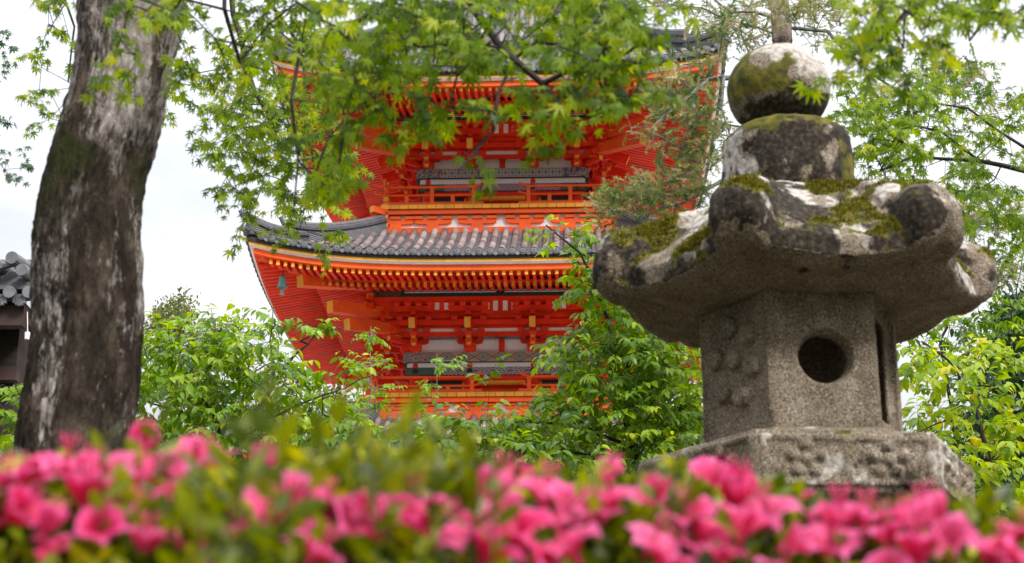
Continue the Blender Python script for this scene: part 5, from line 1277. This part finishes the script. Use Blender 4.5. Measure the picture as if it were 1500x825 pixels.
FL = [(215, 700, 1.25), (190, 750, 1.2), (85, 800, 1.1), (300, 805, 1.1), (415, 745, 1.18), (372, 672, 1.6), (320, 672, 1.7), (285, 668, 1.8), (95, 680, 1.5), (58, 688, 1.5), (18, 700, 1.4), (38, 720, 1.4), (500, 752, 1.4), (545, 780, 1.3), (625, 755, 1.7),
      (733, 692, 1.45), (795, 718, 1.3), (762, 775, 1.15), (845, 792, 1.12), (900, 722, 1.3), (945, 785, 1.15), (880, 690, 1.5), (1040, 700, 1.25), (1005, 745, 1.2), (1085, 762, 1.2), (1120, 732, 1.4), (1185, 745, 1.5), (1228, 748, 1.6), (1300, 762, 1.4), (1345, 790, 1.2), (1400, 762, 1.35),
      (1452, 800, 1.2), (1485, 792, 1.3), (1270, 745, 1.7), (975, 815, 1.1), (1060, 805, 1.1), (715, 800, 1.2), (215, 640, 1.9), (130, 690, 1.7), (170, 690, 1.5), (240, 690, 1.6), (150, 760, 1.3), (20, 770, 1.4), (600, 740, 1.9), (540, 745, 1.8), (650, 720, 1.9), (820, 740, 1.4), (870, 750, 1.3), (930, 745, 1.35), (960, 720, 1.5), (1020, 780, 1.2), (1110, 790, 1.25), (1150, 765, 1.5), (1210, 780, 1.4), (1250, 800, 1.3), (1330, 745, 1.7), (1370, 745, 1.6), (1430, 775, 1.4), (1490, 760, 1.6), (780, 820, 1.1), (680, 760, 1.6), (270, 720, 1.7), (480, 730, 1.9), (390, 800, 1.3), (210, 790, 1.3), (120, 720, 1.6), (690, 695, 1.8), (1080, 720, 1.5), (705, 720, 1.6), (890, 820, 1.1), (1190, 725, 1.8), (1310, 815, 1.2), (1480, 820, 1.2), (10, 740, 1.6), (450, 800, 1.5), (1170, 810, 1.3), (740, 745, 1.3), (1140, 815, 1.2), (925, 700, 1.5), (60, 760, 1.7), (350, 770, 1.8), (812, 700, 1.5), (760, 700, 1.6), (700, 770, 1.3), (850, 720, 1.4), (990, 710, 1.5), (235, 735, 1.3), (170, 730, 1.45)]
frs = random.Random(4)
FL = [f for i_, f in enumerate(FL) if i_ < 40 or i_ % 3]
for i, (u, v, D) in enumerate(FL):
    big = (u, v) == (415, 745)
    me = BM[0] if big else BM[frs.choice((0, 1, 1, 2, 3, 3, 4) if D < 1.6 else (1, 2, 4))]
    o = bpy.data.objects.new('blossom', me); C.objects.link(o); o.parent = hroot
    u += frs.uniform(-6, 6); v += 20 + (14 if u > 1120 else 0)
    # the blossom sits where the line of sight meets the surface of the hedge
    vt = float(HTOP((u - 750) / FPX)); b_ = -(vt - 412.5) / FPX; slt = (sP + b_ * cP) / (cP - b_ * sP)
    b_ = -(v - 412.5) / FPX; sl = (sP + b_ * cP) / (cP - b_ * sP); Y = .98
    while Y < 1.5 and CZ + sl * Y > CZ + slt * 1.5 - .9 * (1.5 - Y) ** 1.6 + .012: Y += .01
    Y += frs.uniform(-.05, .035) + (frs.uniform(0, .25) if v < vt - 5 else 0)
    p = W(u, v, Y); o.location = p - hroot.location
    s = frs.uniform(74, 114) / FPX * Y / .060
    o.scale = (s, s, s)
    o.rotation_euler = (R(frs.uniform(5, 70)), R(frs.uniform(-15, 15)), R(frs.uniform(-70, 70)))
    if big: o.rotation_euler = (R(62), 0, R(8)); s = 138 / FPX * Y / .060; o.scale = (s, s, s)

# ------------------------------------------------------------------ small plants on the lantern
def sprout(name, label, u, v, D, n, L, seed, mat=L_YOUNG, droop=1.0):
    rs = np.random.RandomState(seed); p0 = W(u, v, D); root_loc = Vector(p0); b = MB()
    for i in range(n):
        a_ = rs.uniform(-1.3, 1.3); d = Vector((math.sin(a_), -abs(math.cos(a_)) * .6, rs.uniform(.2, 1))).normalized(); pts = []; q = Vector((rs.normal(0, .008), 0, rs.normal(0, .004)))
        l = L * rs.uniform(.6, 1.1)
        for k in range(6): pts.append(q.copy()); q += d * l / 6; d = (d + Vector((0, 0, -.32 * droop))).normalized()
        for k in range(5):
            A_, B_ = pts[k], pts[k + 1]; s = (B_ - A_).cross(Vector((0, 1, .3))).normalized(); w0 = .004 * math.sin(math.pi * (k / 5) * .9 + .25); w1 = .004 * math.sin(math.pi * ((k + 1) / 5) * .9 + .25) if k < 4 else .0003
            bi = len(b.v); b.v += [tuple(A_ - s * w0), tuple(A_ + s * w0), tuple(B_ + s * w1), tuple(B_ - s * w1)]; b.face([bi, bi + 1, bi + 2, bi + 3], 0, rs.uniform(.3, 1))
    o = b.build(name, [mat]); o.location = root_loc; tag(o, label, 'fern'); return o
sprout('fern', 'small yellow green fern tuft drooping from the moss at the middle of the cap rim', 1203, 345, 4.55, 16, .055, 1)
sprout('fern', 'tiny fern sprig under the left curl of the lantern cap', 945, 392, 4.93, 8, .045, 2)
